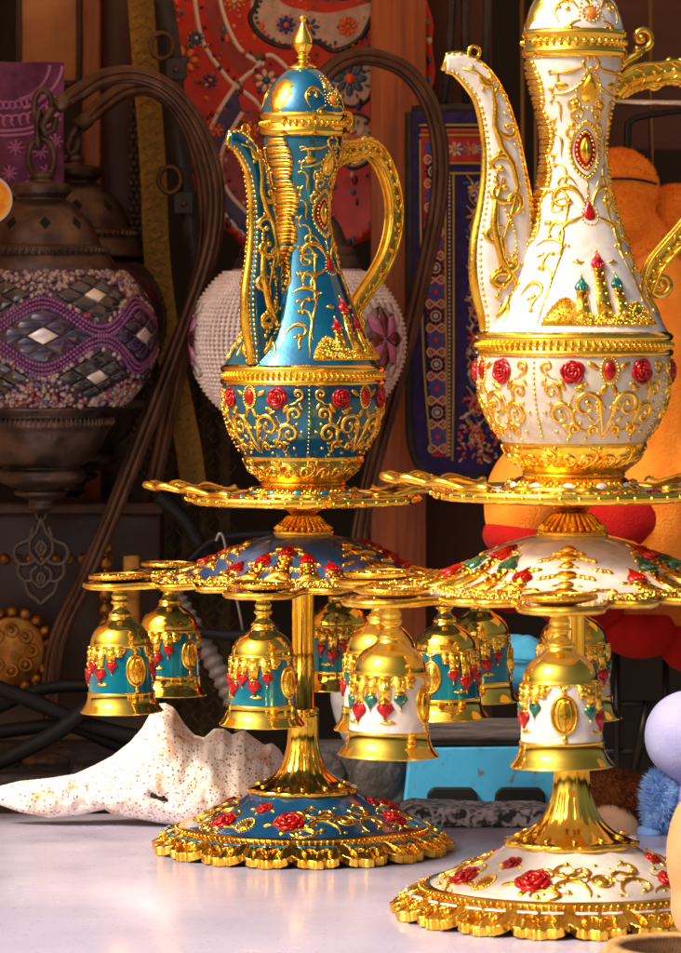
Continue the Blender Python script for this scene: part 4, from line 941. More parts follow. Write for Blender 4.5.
for i in range(4600):
    a = rnd.uniform(-2.2, 2.2); b = rnd.uniform(-76, 76)
    da = ((math.degrees(a) - 5) % 60) - 30
    if abs(b + 3) > abs(wv(a, 1) + 3) + 8 and min(abs(radians(da) * 100) / 42 + abs(b + 44) / 29, abs(radians(da) * 100) / 42 + abs(b - 38) / 29) > .98: m.ball(gs.pt(a, c0 + b, 1.2), rnd.uniform(2.0, 3.3), 6, 4)
m.build('bead_field', islandmat('cream and lilac beads', [(.42, .33, .27), (.30, .20, .26), (.36, .27, .20), (.14, .07, .16), (.24, .17, .18), (.45, .36, .30), (.09, .05, .12), (.32, .02, .03), (.38, .30, .26)], .25, 0, .7), gl_, f)
def tiles(mb, mc, cz, b0, sx, sy, R9=1.0):
    ch = gs.chart(cz, c0 + b0)
    for i in (-1, 0, 1):
        for j in (-1, 0, 1):
            a, b = (i - j) * sx, (i + j) * sy * 1.0; T = mc if i == 0 and j == 0 else mb; q = .88
            T.grid([[ch(a + x * sx * q * e, b + y * sy * q * e, o_) for x, y in ((1, 0), (0, 1), (-1, 0), (0, -1))] for e, o_ in ((1, 0), (1, 3), (.9, 3.6), (.02, 3.6))], cu=True)
VT = islandmat('violet glass tiles', [(.02, .012, .06), (.05, .015, .07), (.03, .01, .04)], .12, 0, .9)
GT = islandmat('smoky glass tiles', [(.022, .024, .03), (.008, .008, .012), (.04, .04, .05)], .12, 0, .9)
MT = mat('mirror glass', (.85, .78, .74), .25, .5)
for i in (-1, 0, 1):
    for cz, b0, sx, sy, M_, nm in ((5 + 60 * i, -3, 17, 9, VT, 'violet_tile'), (35 + 60 * i, -44, 14, 9, GT, 'grey_tile'), (35 + 60 * i, 38, 14, 9, GT, 'grey_tile')):
        mv, mc = MB(), MB(); tiles(mv, mc, radians(cz), b0, sx, sy); mv.build(nm, M_, gl_, f); mc.build('mirror_tile', MT, gl_, f)
# second bronze lamp behind it
loc2, f2 = lamp_x(72, 4960)
root2 = empty('hanging_lamp', loc2 + Vector((0, 0, 20)), 'dark bronze lamp hanging just behind the purple mosaic lamp, its holder peeking out', 'lamp')
lamp_metal(root2, f2, False)
m = MB(); gs2 = globe_surf(100, 88, 270, 406); m.lathe(gs2.p, 64); m.build('globe', mat('dark glass', (.02, .012, .02), .2, coat=.5), root2, f2)
# white bead lamp behind the blue teapot
loc3, f3 = lamp_x(297, 4660)
root3 = empty('mosaic_lamp', loc3, 'white beaded mosaic lamp with pink stars behind the blue teapot', 'lamp')
EQ = 342
gs = globe_surf(106, 92, 268, 425); c0 = gs.tz(-EQ)
m = MB(); m.lathe(gs.p, 96); gl_ = m.build('globe', mat('milky glass', (.34, .28, .27), .3, 0, coat=.4), root3, f3)
m = MB()
for i in range(100):
    a = 2 * pi * i / 100
    if min(abs((math.degrees(a) - q + 180) % 360 - 180) for q in (-86, 55)) < 20:
        segs = ((-78, -38), (36, 84))
    else: segs = ((-78, 84),)
    for b0, b1 in segs:
        n = int((b1 - b0) / 1.1); m.tube([gs.pt(a, c0 + b0 + (b1 - b0) * j / n, .8) for j in range(n + 1)], [2.7 + 1.15 * sin(j * 1.5) for j in range(n + 1)], 5)
m.build('bead_strings', mat('white glass seed beads', (.82, .70, .66), .2, 0, (.66, .54, .53), 12, .5, 3, 1, coat=.7), gl_, f3)
PT = [mat('pink glass tiles', (.42, .12, .24), .15, 0, coat=.8), mat('burgundy glass tiles', (.09, .008, .02), .15, 0, coat=.8), mat('pearl glass tiles', (.55, .48, .47), .12, .1, coat=.8)]
for q in (-86, 55):
    ch = gs.chart(radians(q), c0 - 2); T3 = [MB(), MB(), MB()]
    for i in range(8):
        t = 2 * pi * i / 8
        T3[1 - i % 2].grid([[ch((20 + x * e) * cos(t) - y * e * sin(t), (20 + x * e) * sin(t) + y * e * cos(t), o_) for x, y in ((-17, 0), (0, 8), (17, 0), (0, -8))] for e, o_ in ((1, 0), (1, 3), (.9, 3.6), (.02, 3.6))], cu=True)
    for i in range(16):
        t = 2 * pi * (i + .5) / 16; T3[2].grid([[ch((38 + x * e) * cos(t) - y * e * sin(t), (38 + x * e) * sin(t) + y * e * cos(t), o_) for x, y in ((-6, -6), (6, -6), (6, 6), (-6, 6))] for e, o_ in ((1, 0), (1, 3), (.9, 3.6), (.02, 3.6))], cu=True)
    for T, nm, mm in zip(T3, ('pink_tile', 'burgundy_tile', 'pearl_tile'), PT): T.build(nm, mm, gl_, f3)
m = MB(); m.lathe([(r * .86, -y - 2) for r, y in cap_prof()], 64); m.build('cap', BRONZE, root3, f3)
m = MB(); m.lathe([(r * .8, -y - 18) for r, y in holder_prof()[:28]], 64); m.build('lower_holder', BRONZE, root3, f3)
# swan neck stands of twisted rods
def swan(label, pts, D, dd, base=None, tilt=0):
    root = empty('lamp_stand', P(*pts[-1], D), label, 'lamp stand', 'swan neck lamp stands'); o0 = P(*pts[-1], D)
    path = cat([tuple(P(x, y, D + dd * i / len(pts)) - o0) for i, (x, y) in enumerate(pts)], 9)
    n = len(path)
    def off(i, j):
        p = Vector(path[i]); t = (Vector(path[min(n - 1, i + 1)]) - Vector(path[max(0, i - 1)])).normalized()
        nr = t.cross(Vector((0, 1, 0))).normalized(); bi = Vector((0, 1, 0)); g = 2 * pi * j / 5 + i * .018; s_ = min(1, .35 + i * .12)
        return p + nr * (6.2 * cos(g) * s_) + bi * (5 * sin(g) * s_)
    m = MB()
    for j in range(5): m.tube([off(i, j) for i in range(n)], 4.6, 7)
    m.tube(path, 4.5, 7); m.build('arm', IRON, root)
    m = MB(); p0 = Vector(path[0]); p1 = Vector(path[10]); d = (p0 - p1).normalized()
    m.tube([p0 - d * 8, p0 + d * 8], 9.5, 10); e = p0 + d * 8
    m.tube([e, e + d * 10 + Vector((0, 0, -2)), e + d * 18 + Vector((0, 0, -12)), e + d * 14 + Vector((0, 0, -24)), e + d * 4 + Vector((0, 0, -24)), e + Vector((0, 0, -12))], 4, 8)
    m.build('hook', BRONZE, root)
    if base:
        m = MB(); m.lathe([(base, -14), (base, -8), (base * .8, -2), (base * .35, 3), (9, 10), (8, 20)], 48); m.build('foot', IRON, root)
swan('dark swan neck lamp stand carrying the purple mosaic lamp at left', [(62, 103), (80, 92), (104, 78), (138, 75), (172, 91), (200, 130), (215, 180), (214, 232), (200, 285), (172, 360), (143, 435), (112, 515), (82, 585), (60, 632), (50, 680), (47, 748)], 4690, 90, 40)
swan('second dark swan neck lamp stand close behind the one at left', [(84, 122), (104, 104), (130, 89), (160, 92), (188, 125), (204, 180), (206, 235), (196, 290), (178, 370), (160, 450), (147, 520), (140, 600), (138, 700), (138, 748)], 4860, 60, 34)
swan('dark swan neck lamp stand arching behind the blue teapot', [(318, 88), (330, 70), (352, 58), (378, 58), (408, 72), (430, 104), (440, 150), (438, 200), (428, 252), (412, 320), (396, 382), (380, 440), (366, 500), (356, 570), (352, 690), (352, 770)], 4760, 40, 40)
# ------------------------------------------------------------------ shell
SHELL = None
def shellmat():
    m, t, b, co = nodes('bleached pored shell')
    base = ramp(t, noisetex(t, co, 26, 6, dist=.6), [(.33, (.66, .38, .22)), (.43, (.84, .72, .64)), (.7, (.88, .82, .78))])
    v = noisetex(t, co, 5.0, kind='VOR', dist=.8); v2 = noisetex(t, co, 60, 3)
    msk = ramp(t, v, [(.17, (1, 1, 1)), (.27, (0, 0, 0))])
    v3 = noisetex(t, co, 3.4, kind='VOR', dist=1); m3 = ramp(t, v3, [(.16, (1, 1, 1)), (.24, (0, 0, 0))])
    den = ramp(t, v2, [(.30, (0, 0, 0)), (.40, (1, 1, 1))])
    mul = t.nodes.new('ShaderNodeMath'); mul.operation = 'MULTIPLY'; mm_ = t.nodes.new('ShaderNodeMath'); mm_.operation = 'MAXIMUM'; t.links.new(msk, mm_.inputs[0]); t.links.new(m3, mm_.inputs[1]); t.links.new(mm_.outputs[0], mul.inputs[0]); t.links.new(den, mul.inputs[1])
    mx = t.nodes.new('ShaderNodeMix'); mx.data_type = 'RGBA'; t.links.new(mul.outputs[0], mx.inputs[0]); t.links.new(base, mx.inputs[6]); mx.inputs[7].default_value = (.30, .14, .06, 1)
    t.links.new(mx.outputs[2], b.inputs['Base Color'])  # pores are brown spots with a matching bump; b.inputs['Roughness'].default_value = .4
    inv = t.nodes.new('ShaderNodeMath'); inv.operation = 'SUBTRACT'; inv.inputs[0].default_value = 1; t.links.new(mul.outputs[0], inv.inputs[1])
    bp = bumpnode(t, b, inv.outputs[0], .7, 1.6); bp2 = t.nodes.new('ShaderNodeBump'); bp2.inputs['Strength'].default_value = .5; bp2.inputs['Distance'].default_value = 2 * S
    t.links.new(noisetex(t, co, 9, 4), bp2.inputs['Height']); t.links.new(bp2.outputs[0], bp.inputs['Normal'])
    return m
top = [(-14, 796), (-8, 788), (0, 786), (20, 781), (50, 778), (75, 774), (95, 765), (112, 756), (130, 742), (142, 728), (152, 710), (158, 704), (165, 703), (174, 708), (184, 724), (194, 735), (204, 738), (214, 729), (224, 729), (232, 735), (244, 730), (254, 738), (264, 745), (272, 743), (280, 750), (284, 757), (287, 766)]
bot = [(-14, 797), (-8, 800), (0, 805), (20, 812), (50, 818), (80, 815), (105, 809), (112, 814), (140, 819), (165, 824), (200, 828), (235, 824), (260, 806), (272, 790), (281, 782), (287, 768)]
dep = [(-14, 1), (0, 14), (50, 26), (110, 46), (160, 74), (200, 76), (240, 66), (270, 40), (287, 2)]
SD = 4400; so = P(140, 825, SD); f = SD / DREF; so.z = 0
m = MB(); rows = []; NXs = 190
for i in range(NXs + 1):
    x = -14 + 301 * i / NXs; yt, yb, d = lerp1(top, x), lerp1(bot, x), lerp1(dep, x)
    row = []
    for j in range(64):
        t = 2 * pi * j / 64
        cy = (yt + yb) / 2; h = (yb - yt) / 2
        yy = cy - h * math.copysign(abs(cos(t)) ** .9, cos(t)); dd = -d * .62 * sin(t)
        # spiral shoulder ridges and a notch
        nz = 0.35 * sin((x * .9 + yy * .55 + 6 * noise.noise((x * .02, yy * .02, 0))) * .35) + noise.noise((x * .2, yy * .2, 3)) * 1.4 + noise.noise((x * .03, yy * .03, dd * .03)) * 5 + noise.noise((x * .09, yy * .09, dd * .09 + 4)) * 2.2
        rg = 4 * exp(-((x - 207 - (yy - 760) * .35) / 9) ** 2) * (1 if sin(t) > 0 else 0) - 3 * exp(-((x - 222 - (yy - 760) * .3) / 8) ** 2) * (1 if sin(t) > 0 else 0)
        rg += 3 * exp(-((x - 170 - (yy - 740) * .25) / 12) ** 2) * max(0, sin(t))
        if sin(t) > 0:
            hole = exp(-(((x - 161) / 11) ** 4 + ((yy - 794 - (x - 161) * .25) / 5) ** 4)); rg -= 9 * hole
        dd -= (nz + rg) * sin(t) * min(1, d / 30)
        row.append((x, dd, yy))
    rows.append(row)
q = []
for row in rows: q.append([Vector(P(x, y, SD)) - so + Vector((0, dd, 0)) for x, dd, y in row])
m.grid(q, cu=True); m.fan(range(64)); m.fan(range(NXs * 64, (NXs + 1) * 64))
shell = m.build('seashell', shellmat(), loc=so); m = MB(); c_ = P(161, 794, SD) - so; [m.blob(c_ + Vector((dx, -30 + dy, dz)), (rx, 0, -1.5), (0, 7, 0), (.5, 0, rz), 14, 10) for dx, dy, dz, rx, rz in ((-6, 0, 2.5, 6, 4), (1, 1, 0, 7, 4.6), (8, 2, -2.5, 5.5, 3.4), (4, 0, 3, 3, 3))]; m.build('hollow', mat('painted hollow shade', (.012, .007, .005), .8), shell)  # dark blobs set in the dent paint the shade inside the hole
tag(shell, 'large white pored seashell lying on the table left of the blue base', 'shell')
# ------------------------------------------------------------------ plush toys
def remesh(o, vox, smooth=6):
    md = o.modifiers.new('remesh', 'REMESH'); md.mode = 'VOXEL'; md.voxel_size = vox * S; md.use_smooth_shade = True
    sm = o.modifiers.new('smooth', 'SMOOTH'); sm.factor = .5; sm.iterations = smooth
def plushmat(name, c, c2, b=.8): return mat(name, c, .95, 0, c2, 34, b, 2.6, 1.4, sheen=.25, spec=.1)
ORANGE = plushmat('orange plush', (.90, .30, .03), (.80, .20, .016)); REDP = plushmat('red plush', (.42, .012, .008), (.30, .006, .005))
def ell(mb, x, y, rx, ry, rd, dd=0, rot=0, o0=None, D=4700, nu=24, nv=16):
    f = D / DREF; c = P(x, y, D) - o0 + Vector((0, dd, 0)); a = radians(rot)
    mb.blob(c, (rx * f * cos(a), 0, -rx * f * sin(a)), (0, rd * f, 0), (ry * f * sin(a), 0, ry * f * cos(a)), nu, nv)
def fuzz(mb, cx, cy, cz, rx, ry, rz, n, L, seed, down=0, w_=.9, fold=(0, 0)):
    rnd = random.Random(seed)
    for i in range(n):
        u = Vector((rnd.gauss(0, 1), rnd.gauss(0, 1), rnd.gauss(0, 1))).normalized()
        p = Vector((cx + rx * u.x, cy + ry * u.y, cz + rz * u.z)); d = (u + Vector((rnd.gauss(0, .5), rnd.gauss(0, .5), rnd.gauss(0, .5) - down))).normalized()
        s_ = d.orthogonal().normalized() * w_; b = len(mb.v); l = L * rnd.uniform(.6, 1.2); k_ = d.cross(s_).normalized() * w_
        mb.v += [tuple(p + s_), tuple(p - s_), tuple(p + k_), tuple(p + d * l + Vector((0, 0, -down * l * .4)))]
        mb.f += [(b, b + 1, b + 3), (b + 1, b + 2, b + 3), (b + 2, b, b + 3)]
def toy(label, D, body, reds, x0, y0, cat_='plush toy', bm_=None, rm_=None, pname='paw_sole', group=None, vox=4, nap=5000):
    o0 = P(x0, y0, D); root = empty('plush_toy', o0, label, cat_, group)
    m = MB()
    for e in body: ell(m, *e, o0=o0, D=D)
    o = m.build('body', bm_ or ORANGE, root); remesh(o, vox)
    if nap:
        m = MB(); f = D / DREF
        for e in body:
            c = P(e[0], e[1], D) - o0; dd = e[5] if len(e) > 5 else 0; ro = radians(e[6]) if len(e) > 6 else 0
            q = MB(); fuzz(q, 0, 0, 0, e[2] * f * .99, e[4] * f * .99, e[3] * f * .99, nap, 3.0, int(e[0]), 0, .6)
            b = len(m.v); m.v += [(x * cos(ro) + z * sin(ro) + c.x, y + dd, -x * sin(ro) + z * cos(ro) + c.z) for x, y, z in q.v]; m.f += [tuple(b + i for i in t) for t in q.f]
        m.build('fur_nap', bm_ or ORANGE, root, smooth=False)
    for e in reds:
        m = MB(); ell(m, *e, o0=o0, D=D); o = m.build(pname, rm_ or REDP, root)
    return root, o0
r_, o0 = toy('big orange plush toy sitting behind the white teapot with red paw soles', 4620, [(660, 400, 62, 150, 70, 20), (560, 455, 46, 84, 45, -10, 22), (527, 500, 44, 62, 50, -30, 8), (640, 520, 64, 80, 60, -20, -10), (690, 470, 40, 90, 50)],
    [(522, 536, 41, 25, 46, -36, 8), (617, 518, 46, 34, 30, -62, -6)], 620, 560, nap=0)
r_, o0 = toy('orange plush head with a dark seam, peeking out right of the white teapot neck', 4720, [(618, 190, 41, 42, 40), (612, 222, 44, 44, 42, -6), (640, 270, 40, 60, 40)], [], 620, 300)
m = MB(); m.tube([Vector((40 * 1.12 * sin(t) - 2, -46 * 1.05 * cos(t), 132 + 3 * cos(t * 2))) for t in [(-1.2 + 2.4 * i / 20) for i in range(21)]], 1.6, 5); m.build('seam', mat('black thread', (.01, .006, .004), .9), r_)
toy('orange plush limb at the right edge above the white teapot handle curl', 4760, [(676, 232, 40, 48, 40), (690, 300, 44, 80, 40)], [(648, 292, 14, 30, 20, -40, 10)], 676, 330)
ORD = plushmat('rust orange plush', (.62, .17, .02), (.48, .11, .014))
toy('lower orange plush toy hanging under the white carousel with red soles', 4760, [(640, 585, 48, 52, 48), (693, 600, 40, 50, 44), (580, 575, 50, 40, 44), (640, 540, 70, 40, 40)], [(640, 628, 44, 30, 45, -4), (695, 640, 38, 34, 42, -4), (585, 598, 52, 34, 44, -12), (512, 585, 34, 28, 36, -6)], 640, 660, bm_=ORD)
LIL = plushmat('lilac velour', (.34, .34, .62), (.42, .44, .74), .4); LBL = plushmat('light blue fluff', (.22, .42, .78), (.34, .52, .85))
r_, o0 = toy('pale lilac plush toy with fluffy light blue collar at the right edge', 4330, [(690, 736, 46, 46, 46), (694, 812, 30, 34, 40, 14)], [], 690, 836, bm_=LIL, nap=0)
m = MB(); f = 4330 / DREF
ell(m, 661, 806, 15, 32, 30, 6, 24, o0, 4330); ell(m, 650, 832, 14, 8, 22, 0, 0, o0, 4330); fuzz(m, -30 * f, 4, 32 * f, 15, 26, 30, 2600, 11, 3)
m.build('fluffy_collar', LBL, r_, smooth=False)
BRN = plushmat('chestnut fur', (.20, .055, .012), (.12, .03, .008)); CRM = plushmat('cream velour', (.70, .42, .24), (.62, .34, .18), .3)
r_, o0 = toy('brown haired plush head with cream face lying behind the white stand foot', 4350, [(606, 836, 36, 34, 34, -6, -25)], [], 606, 842, bm_=CRM, nap=0)
m = MB(); f = 4350 / DREF; ell(m, 610, 806, 44, 30, 40, 26, 10, o0, 4350); fuzz(m, 6, 26, 38, 44, 38, 28, 5200, 17, 5, .5, .8); m.build('hair', BRN, r_, smooth=False)
m = MB(); ell(m, 592, 820, 9, 17, 7, -40, -22, o0, 4350); m.build('eye_patch', mat('black felt', (.006, .006, .006), .8), r_)
toy('beige plush shape close to the camera at the right edge beside the white base', 3560, [(700, 855, 34, 66, 40), (704, 905, 34, 40, 40)], [], 700, 950, bm_=plushmat('beige plush', (.48, .28, .14), (.42, .23, .10), .3), nap=0)
# straw basket rim at the lower right corner
root, f = thing('straw_basket', 690, 1010, 3420, 'tan woven straw basket whose rim shows in the lower right corner', 'basket')
bs_ = Surf([(70, 62), (78, 64), (86, 58), (88, 48), (86, 30), (80, 10), (74, 0)])
m = MB(); m.lathe(bs_.p, 90); m.build('basket_body', mat('straw', (.38, .20, .07), .8, 0, (.52, .30, .12), 5, .8, 3, 1.5, stretch=(.2, .2, 2)), root, f)
m = MB()
for i in range(150):
    a = 2 * pi * i / 150; m.tube([bs_.pt(a, 0, 1.2), bs_.pt(a + .03, 12, 2.4), bs_.pt(a + .06, 24, 1.8), bs_.pt(a + .09, 36, .6)], 1.9, 5)
m.build('woven_rim', mat('straw strands', (.46, .26, .09), .75, 0, (.30, .15, .05), 8, .5, 3, 1), root, f)
# ------------------------------------------------------------------ blue crate, slab, plank, pouch, vase
PBLUE = mat('worn sky blue paint', (.10, .13, .16), .55, 0, (.04, .32, .58), 24, .5, 8, 1, lo=.34, hi=.41, detail=9, dist=.8)
root, f = thing('blue_crate', 482, 806, 4560, 'sky blue painted crate with black feet behind the speckled stone slab', 'crate')
m = MB(); m.prism([(-78, 0), (-56, 0), (-52, 9), (-6, 9), (-2, 0), (12, 0), (16, 9), (60, 9), (64, 0), (90, 0), (84, 60), (-72, 58)], 0, 60); m.build('crate_body', PBLUE, root, f, smooth=False, bevel=2)
for x in (-30, 38):
    m = MB(); m.prism([(x - 26, -4), (x + 26, -4), (x + 25, 13), (x + 19, 19), (x - 19, 19), (x - 25, 13)], -7, 20); m.build('rubber_foot', BLACKR, root, f, smooth=False, bevel=2)
m = MB(); m.box((-70, 2, 60), (84, 62, 82)); m.box((-74, -4, 66), (40, 60, 76)); m.build('weathered_lid', mat('weathered grey wood', (.10, .075, .07), .8, 0, (.03, .022, .02), 14, .9, 6, 2, stretch=(.3, 1, 2)), root, f, smooth=False, bevel=3)
o = MB(); o.prism([(-76, 0), (92, 0), (92, 14), (70, 19), (20, 18), (-60, 22), (-70, 18)], 0, 84)
mar = mat('speckled black and white stone', (.42, .38, .38), .6, 0, (.02, .018, .02), 9, .8, 5, 2, lo=.42, hi=.56, detail=8, dist=.8)
tag(o.build('stone_slab', mar, None, 1, smooth=False, bevel=3, loc=P(470, 828, 4375)), 'speckled black and white stone slab lying in front of the blue crate', 'slab')
root, f = thing('blue_pouch', 488, 700, 4640, 'rounded light blue pouch lying on top of the crate behind the goblets', 'pouch')
m = MB(); rows = []
for i in range(40):
    x = -60 + 120 * i / 39; e = (1 - abs(x / 61) ** 8) ** .4; h = (34 if x < -45 else 31 - x * .06) * e
    rows.append([(x, 26 * e * sin(t) + 22, 34 + h * math.copysign(abs(cos(t)) ** .8, cos(t)) + noise.noise((x * .06, t, 2)) * 2.5) for t in [2 * pi * j / 40 for j in range(40)]])
m.grid(rows, cu=True); m.fan(range(40)); m.fan(range(39 * 40, 1600))
m.build('pouch_body', mat('light blue vinyl', (.07, .40, .66), .35, 0, (.05, .30, .52), 30, .5, 14, 2), root, f)
m = MB(); m.tube([(-58, -4, 40), (-20, -8, 44), (30, -8, 42), (58, -3, 38)], 1.3, 6); m.build('seam', PBLUE, root, f)
root, f = thing('ceramic_vase', 376, 752, 4620, 'greyish white round ceramic vase behind the left white goblet', 'vase')
m = MB(); m.lathe(cat([(20, 0), (34, 14), (44, 44), (45, 66), (38, 92), (24, 108), (14, 114), (12.5, 120)], 6), 64); m.build('vase_body', mat('greyish glaze', (.36, .34, .36), .25, 0, (.26, .24, .26), 20, .2, 10, 1, coat=.4), root, f)
m = MB(); m.lathe([(12, 118), (14.5, 119), (14.5, 128), (11, 129), (10, 126)], 48); m.build('vase_neck', mat('bare clay rim', (.40, .38, .40), .4), root, f)
# carved grey stones in the dark at left, cables, hose, wire
STN = mat('dark carved stone', (.022, .018, .018), .7, 0, (.055, .046, .046), 22, .9, 8, 3)
def stone(x, y, w_, h, D, label, n=3):
    root, f = thing('carved_stone', x, y, D, label, 'carved stone', 'dark carved stones behind the table')
    m = MB(); m.box((-w_, 0, 0), (w_, 70, h)); m.build('block', STN, root, f, smooth=False, bevel=6)
    m = MB()
    for i in range(n):
        a = -w_ + 2 * w_ * (i + .5) / n; m.blob((a, 0, h * .5), (w_ / n * .9, 0, 0), (0, 7, 0), (0, 0, h * .4), 16, 10)
    m.build('carved_boss', STN, root, f)
stone(18, 818, 52, 42, 4560, 'dark carved stone block left behind the shell tip', 2); stone(120, 812, 50, 44, 4580, 'dark carved stone block behind the middle of the shell', 2)
stone(350, 808, 56, 62, 4600, 'dark carved stone block behind the blue stand foot', 2); stone(48, 776, 74, 26, 4660, 'flat dark stone slab under the cables at left', 3)
def cable(pts, r, D, label, name='cable', m_=BLACKR, cat_='cable', group='black cables behind the sets'):
    o0 = P(*pts[len(pts) // 2][:2], D); m = MB()
    m.tube([Vector(P(p[0], p[1], D + (p[2] if len(p) > 2 else 0))) - o0 for p in cat([q if len(q) > 2 else (*q, 0) for q in pts], 10)], r, 10)
    return tag(m.build(name, m_, loc=o0), label, cat_, group)
cable([(-20, 682), (30, 700), (80, 722), (140, 738), (200, 745)], 9, 4600, 'black cable sloping down from the left edge past the arm foot')
cable([(-20, 770), (20, 752), (60, 730), (100, 700), (140, 690)], 9, 4580, 'black cable rising from the lower left edge to the right')
cable([(-20, 735), (30, 728), (70, 726), (110, 742), (150, 760)], 8, 4620, 'black cable lying nearly level behind the shell')
cable([(-10, 712), (40, 690), (90, 686), (130, 692)], 7, 4640, 'thin black cable looping below the brass disc')
cable([(158, 496), (185, 520), (205, 550), (240, 570), (290, 580)], 8, 4720, 'black cable curving behind the upper left of the blue carousel')
cable([(190, 560), (215, 540), (260, 534), (310, 534), (360, 545)], 4, 4700, 'thin dark cable arching above the blue carousel')
cable([(165, 618), (200, 632), (240, 636), (280, 630)], 6, 4660, 'black cable crossing over the ribbed grey hose')
o0 = P(205, 650, 4680); m = MB()
pth = cat([(166, 582), (180, 605), (204, 645), (228, 690), (246, 730)], 22); n = len(pth)
m.tube([Vector(P(x, y, 4680)) - o0 for x, y in pth], [10.5 + 1.8 * sin(i * 1.35) for i in range(n)], 16)
tag(m.build('ribbed_hose', mat('grey plastic hose', (.20, .17, .15), .5), loc=o0), 'grey ribbed plastic hose between the two left goblets and the front one', 'hose')
cable([(216, 541), (219, 534), (223, 537), (228, 560), (240, 615), (243, 636)], 1.7, 4690, 'thin bent steel wire above the ribbed hose', 'steel_wire', mat('steel', (.4, .4, .42), .3, 1), 'wire', None)
# brass pieces at left
root, f = thing('brass_medallion', 12, 690, 4770, 'round brass medallion ringed with balls at the left edge', 'medallion')
m = MB(); sf = Surf([(.5, 10), (14, 8), (28, 5), (34, 2), (36, -3)]); rows = [[(r * sin(a), -z, 40 + r * cos(a)) for a in [2 * pi * i / 64 for i in range(64)]] for r, z in sf.p]; m.grid(rows, cu=True)
for i in range(8):
    a = 2 * pi * i / 8; m.tube([(20 * sin(a) + 6 * cos(t), -8, 40 + 20 * cos(a) + 6 * sin(t)) for t in [2 * pi * j / 14 for j in range(14)]], 1.5, 5, closed=True); m.ball((20 * sin(a), -7, 40 + 20 * cos(a)), 3)
m.build('disc', BRASS, root, f)
for i in range(18):
    a = 2 * pi * i / 18; m = MB(); m.ball((38 * sin(a), 0, 40 + 38 * cos(a)), 6.2, 14, 9); m.build('ball', BRASS, root, f)
root, f = thing('brass_finial', 105, 650, 4760, 'upright stack of small brass balls behind the leftmost goblet', 'finial')
for i in range(7):
    m = MB(); m.ball((0, 0, 10 + i * 15.5), 7.5, 14, 10); m.build('ball', BRASS, root, f)
m = MB(); m.lathe([(9, 0), (9, 3), (3, 5), (3, 112), (1, 116)], 20); m.build('rod', BRASS, root, f)
board('brass_strip', 122, 140, 555, 665, 4775, 4, BRASS, 'flat brass strip with a plain face beside the stack of brass balls', 'strip')
for i in range(9):
    root_, f = None, 4845 / DREF; m = MB(); m.blob((0, 0, 0), (5.5, 0, 0), (0, 4, 0), (0, 0, 5.5), 12, 8)
    tag(m.build('brass_stud', BRASS, None, f, loc=P(4 + i * 13, 559, 4846)), 'small domed brass stud in a row on the dark chest front', 'stud', 'brass studs on the chest')
# straps, cloths and pictures at the upper left
root, f = thing('patterned_strap', 175, 500, 4930, 'ochre strap woven with a diamond pattern hanging left of the red platter', 'strap')
def ribbon(mb, pts, w_, th=3, off=0):                   # pts (x,z), flat ribbon facing the front
    pts = cat(pts, 8); mb.grid([[(x - w_, -off, z), (x + w_, -off, z), (x + w_, th, z), (x - w_, th, z)] for x, z in pts], cu=True)
m = MB(); sp_ = [(-36, 520), (-30, 440), (-22, 330), (-18, 240), (-6, 150), (12, 60), (20, 0)]; ribbon(m, sp_, 13)
m.build('band', mat('ochre weave', (.26, .14, .02), .8, 0, (.42, .25, .04), 7, .8, 2, 1), root, f)
m = MB(); sc_ = cat(sp_, 8)
for i, (x, z) in enumerate(sc_):
    for sx in (-1, 1): m.tube([(x + sx * 9, -.8, z + 5), (x, -1.6, z), (x + sx * 9, -.8, z - 5)], 1.2, 5)
    m.ball((x, -.6, z - 4), 1.8, 6, 4)
m.build('woven_pattern', mat('pale ochre thread', (.30, .20, .05), .8), root, f)
root, f = thing('buckled_strap', 200, 330, 4905, 'black leather strap with two ring buckles over the ochre strap', 'strap')
m = MB(); ribbon(m, [(-42, 360), (-28, 280), (-22, 200), (-10, 110), (2, 40), (8, -60)], 9, 4); m.build('leather_band', BLACKL, root, f)
for x, z in ((-38, 284), (-30, 150)):
    m = MB(); m.tube([(x + 11 * cos(t), -5, z + 13 * sin(t)) for t in [2 * pi * j / 26 for j in range(26)]], 2.6, 8, closed=True); b_ = m.build('ring_buckle', IRON, root, f)
    m = MB(); m.box((x + 4, -6, z - 34), (x + 24, -1, z - 12)); m.build('leather_keeper', BLACKL, root, f, smooth=False, bevel=1.5)
    m = MB(); m.ball((x + 14, -6, z - 24), 3.4, 10, 6); m.build('rivet', IRON, root, f)
root, f = thing('beaded_net', 141, 480, 4950, 'dark grey beaded net hanging behind the lamp arm', 'net')
m = MB()
for j in range(58):
    for i in range(4): m.ball((-10 + 6.2 * i + (3.1 if j % 2 else 0), 0, 6 + j * 6.6), 3.1, 7, 5)
m.build('bead_mesh', mat('grey beads', (.03, .024, .028), .4, 0, (.06, .05, .05), 8), root, f); m = MB(); m.tube([(-14, 0, 388), (16, 0, 388)], 4, 8); m.build('top_cord', BLACKL, root, f)
root, f = thing('embroidered_cloth', 190, 760, 5000, 'faded ochre cloth with a diamond weave hanging below the straps', 'cloth')
m = MB(); m.grid([[(-40 + 80 * i / 24, 5 * sin(i * 1.1) + 4 * sin(j * .3), 8 + 390 * j / 30) for i in range(25)] for j in range(31)])
m.build('fabric', mat('faded ochre cloth', (.035, .026, .014), .9, 0, (.07, .05, .02), 16, .6, 4, 1), root, f)
m = MB()
for j in range(24):
    for i in range(5):
        x, z = -32 + 16 * i + (8 if j % 2 else 0), 30 + j * 15.5; m.tube([(x + 6 * cos(t), -9 + 2 * sin(i), z + 7 * sin(t)) for t in (0, pi / 2, pi, 3 * pi / 2)], 1, 5, closed=True)
m.build('diamond_pattern', mat('ochre thread', (.10, .07, .022), .9), root, f)
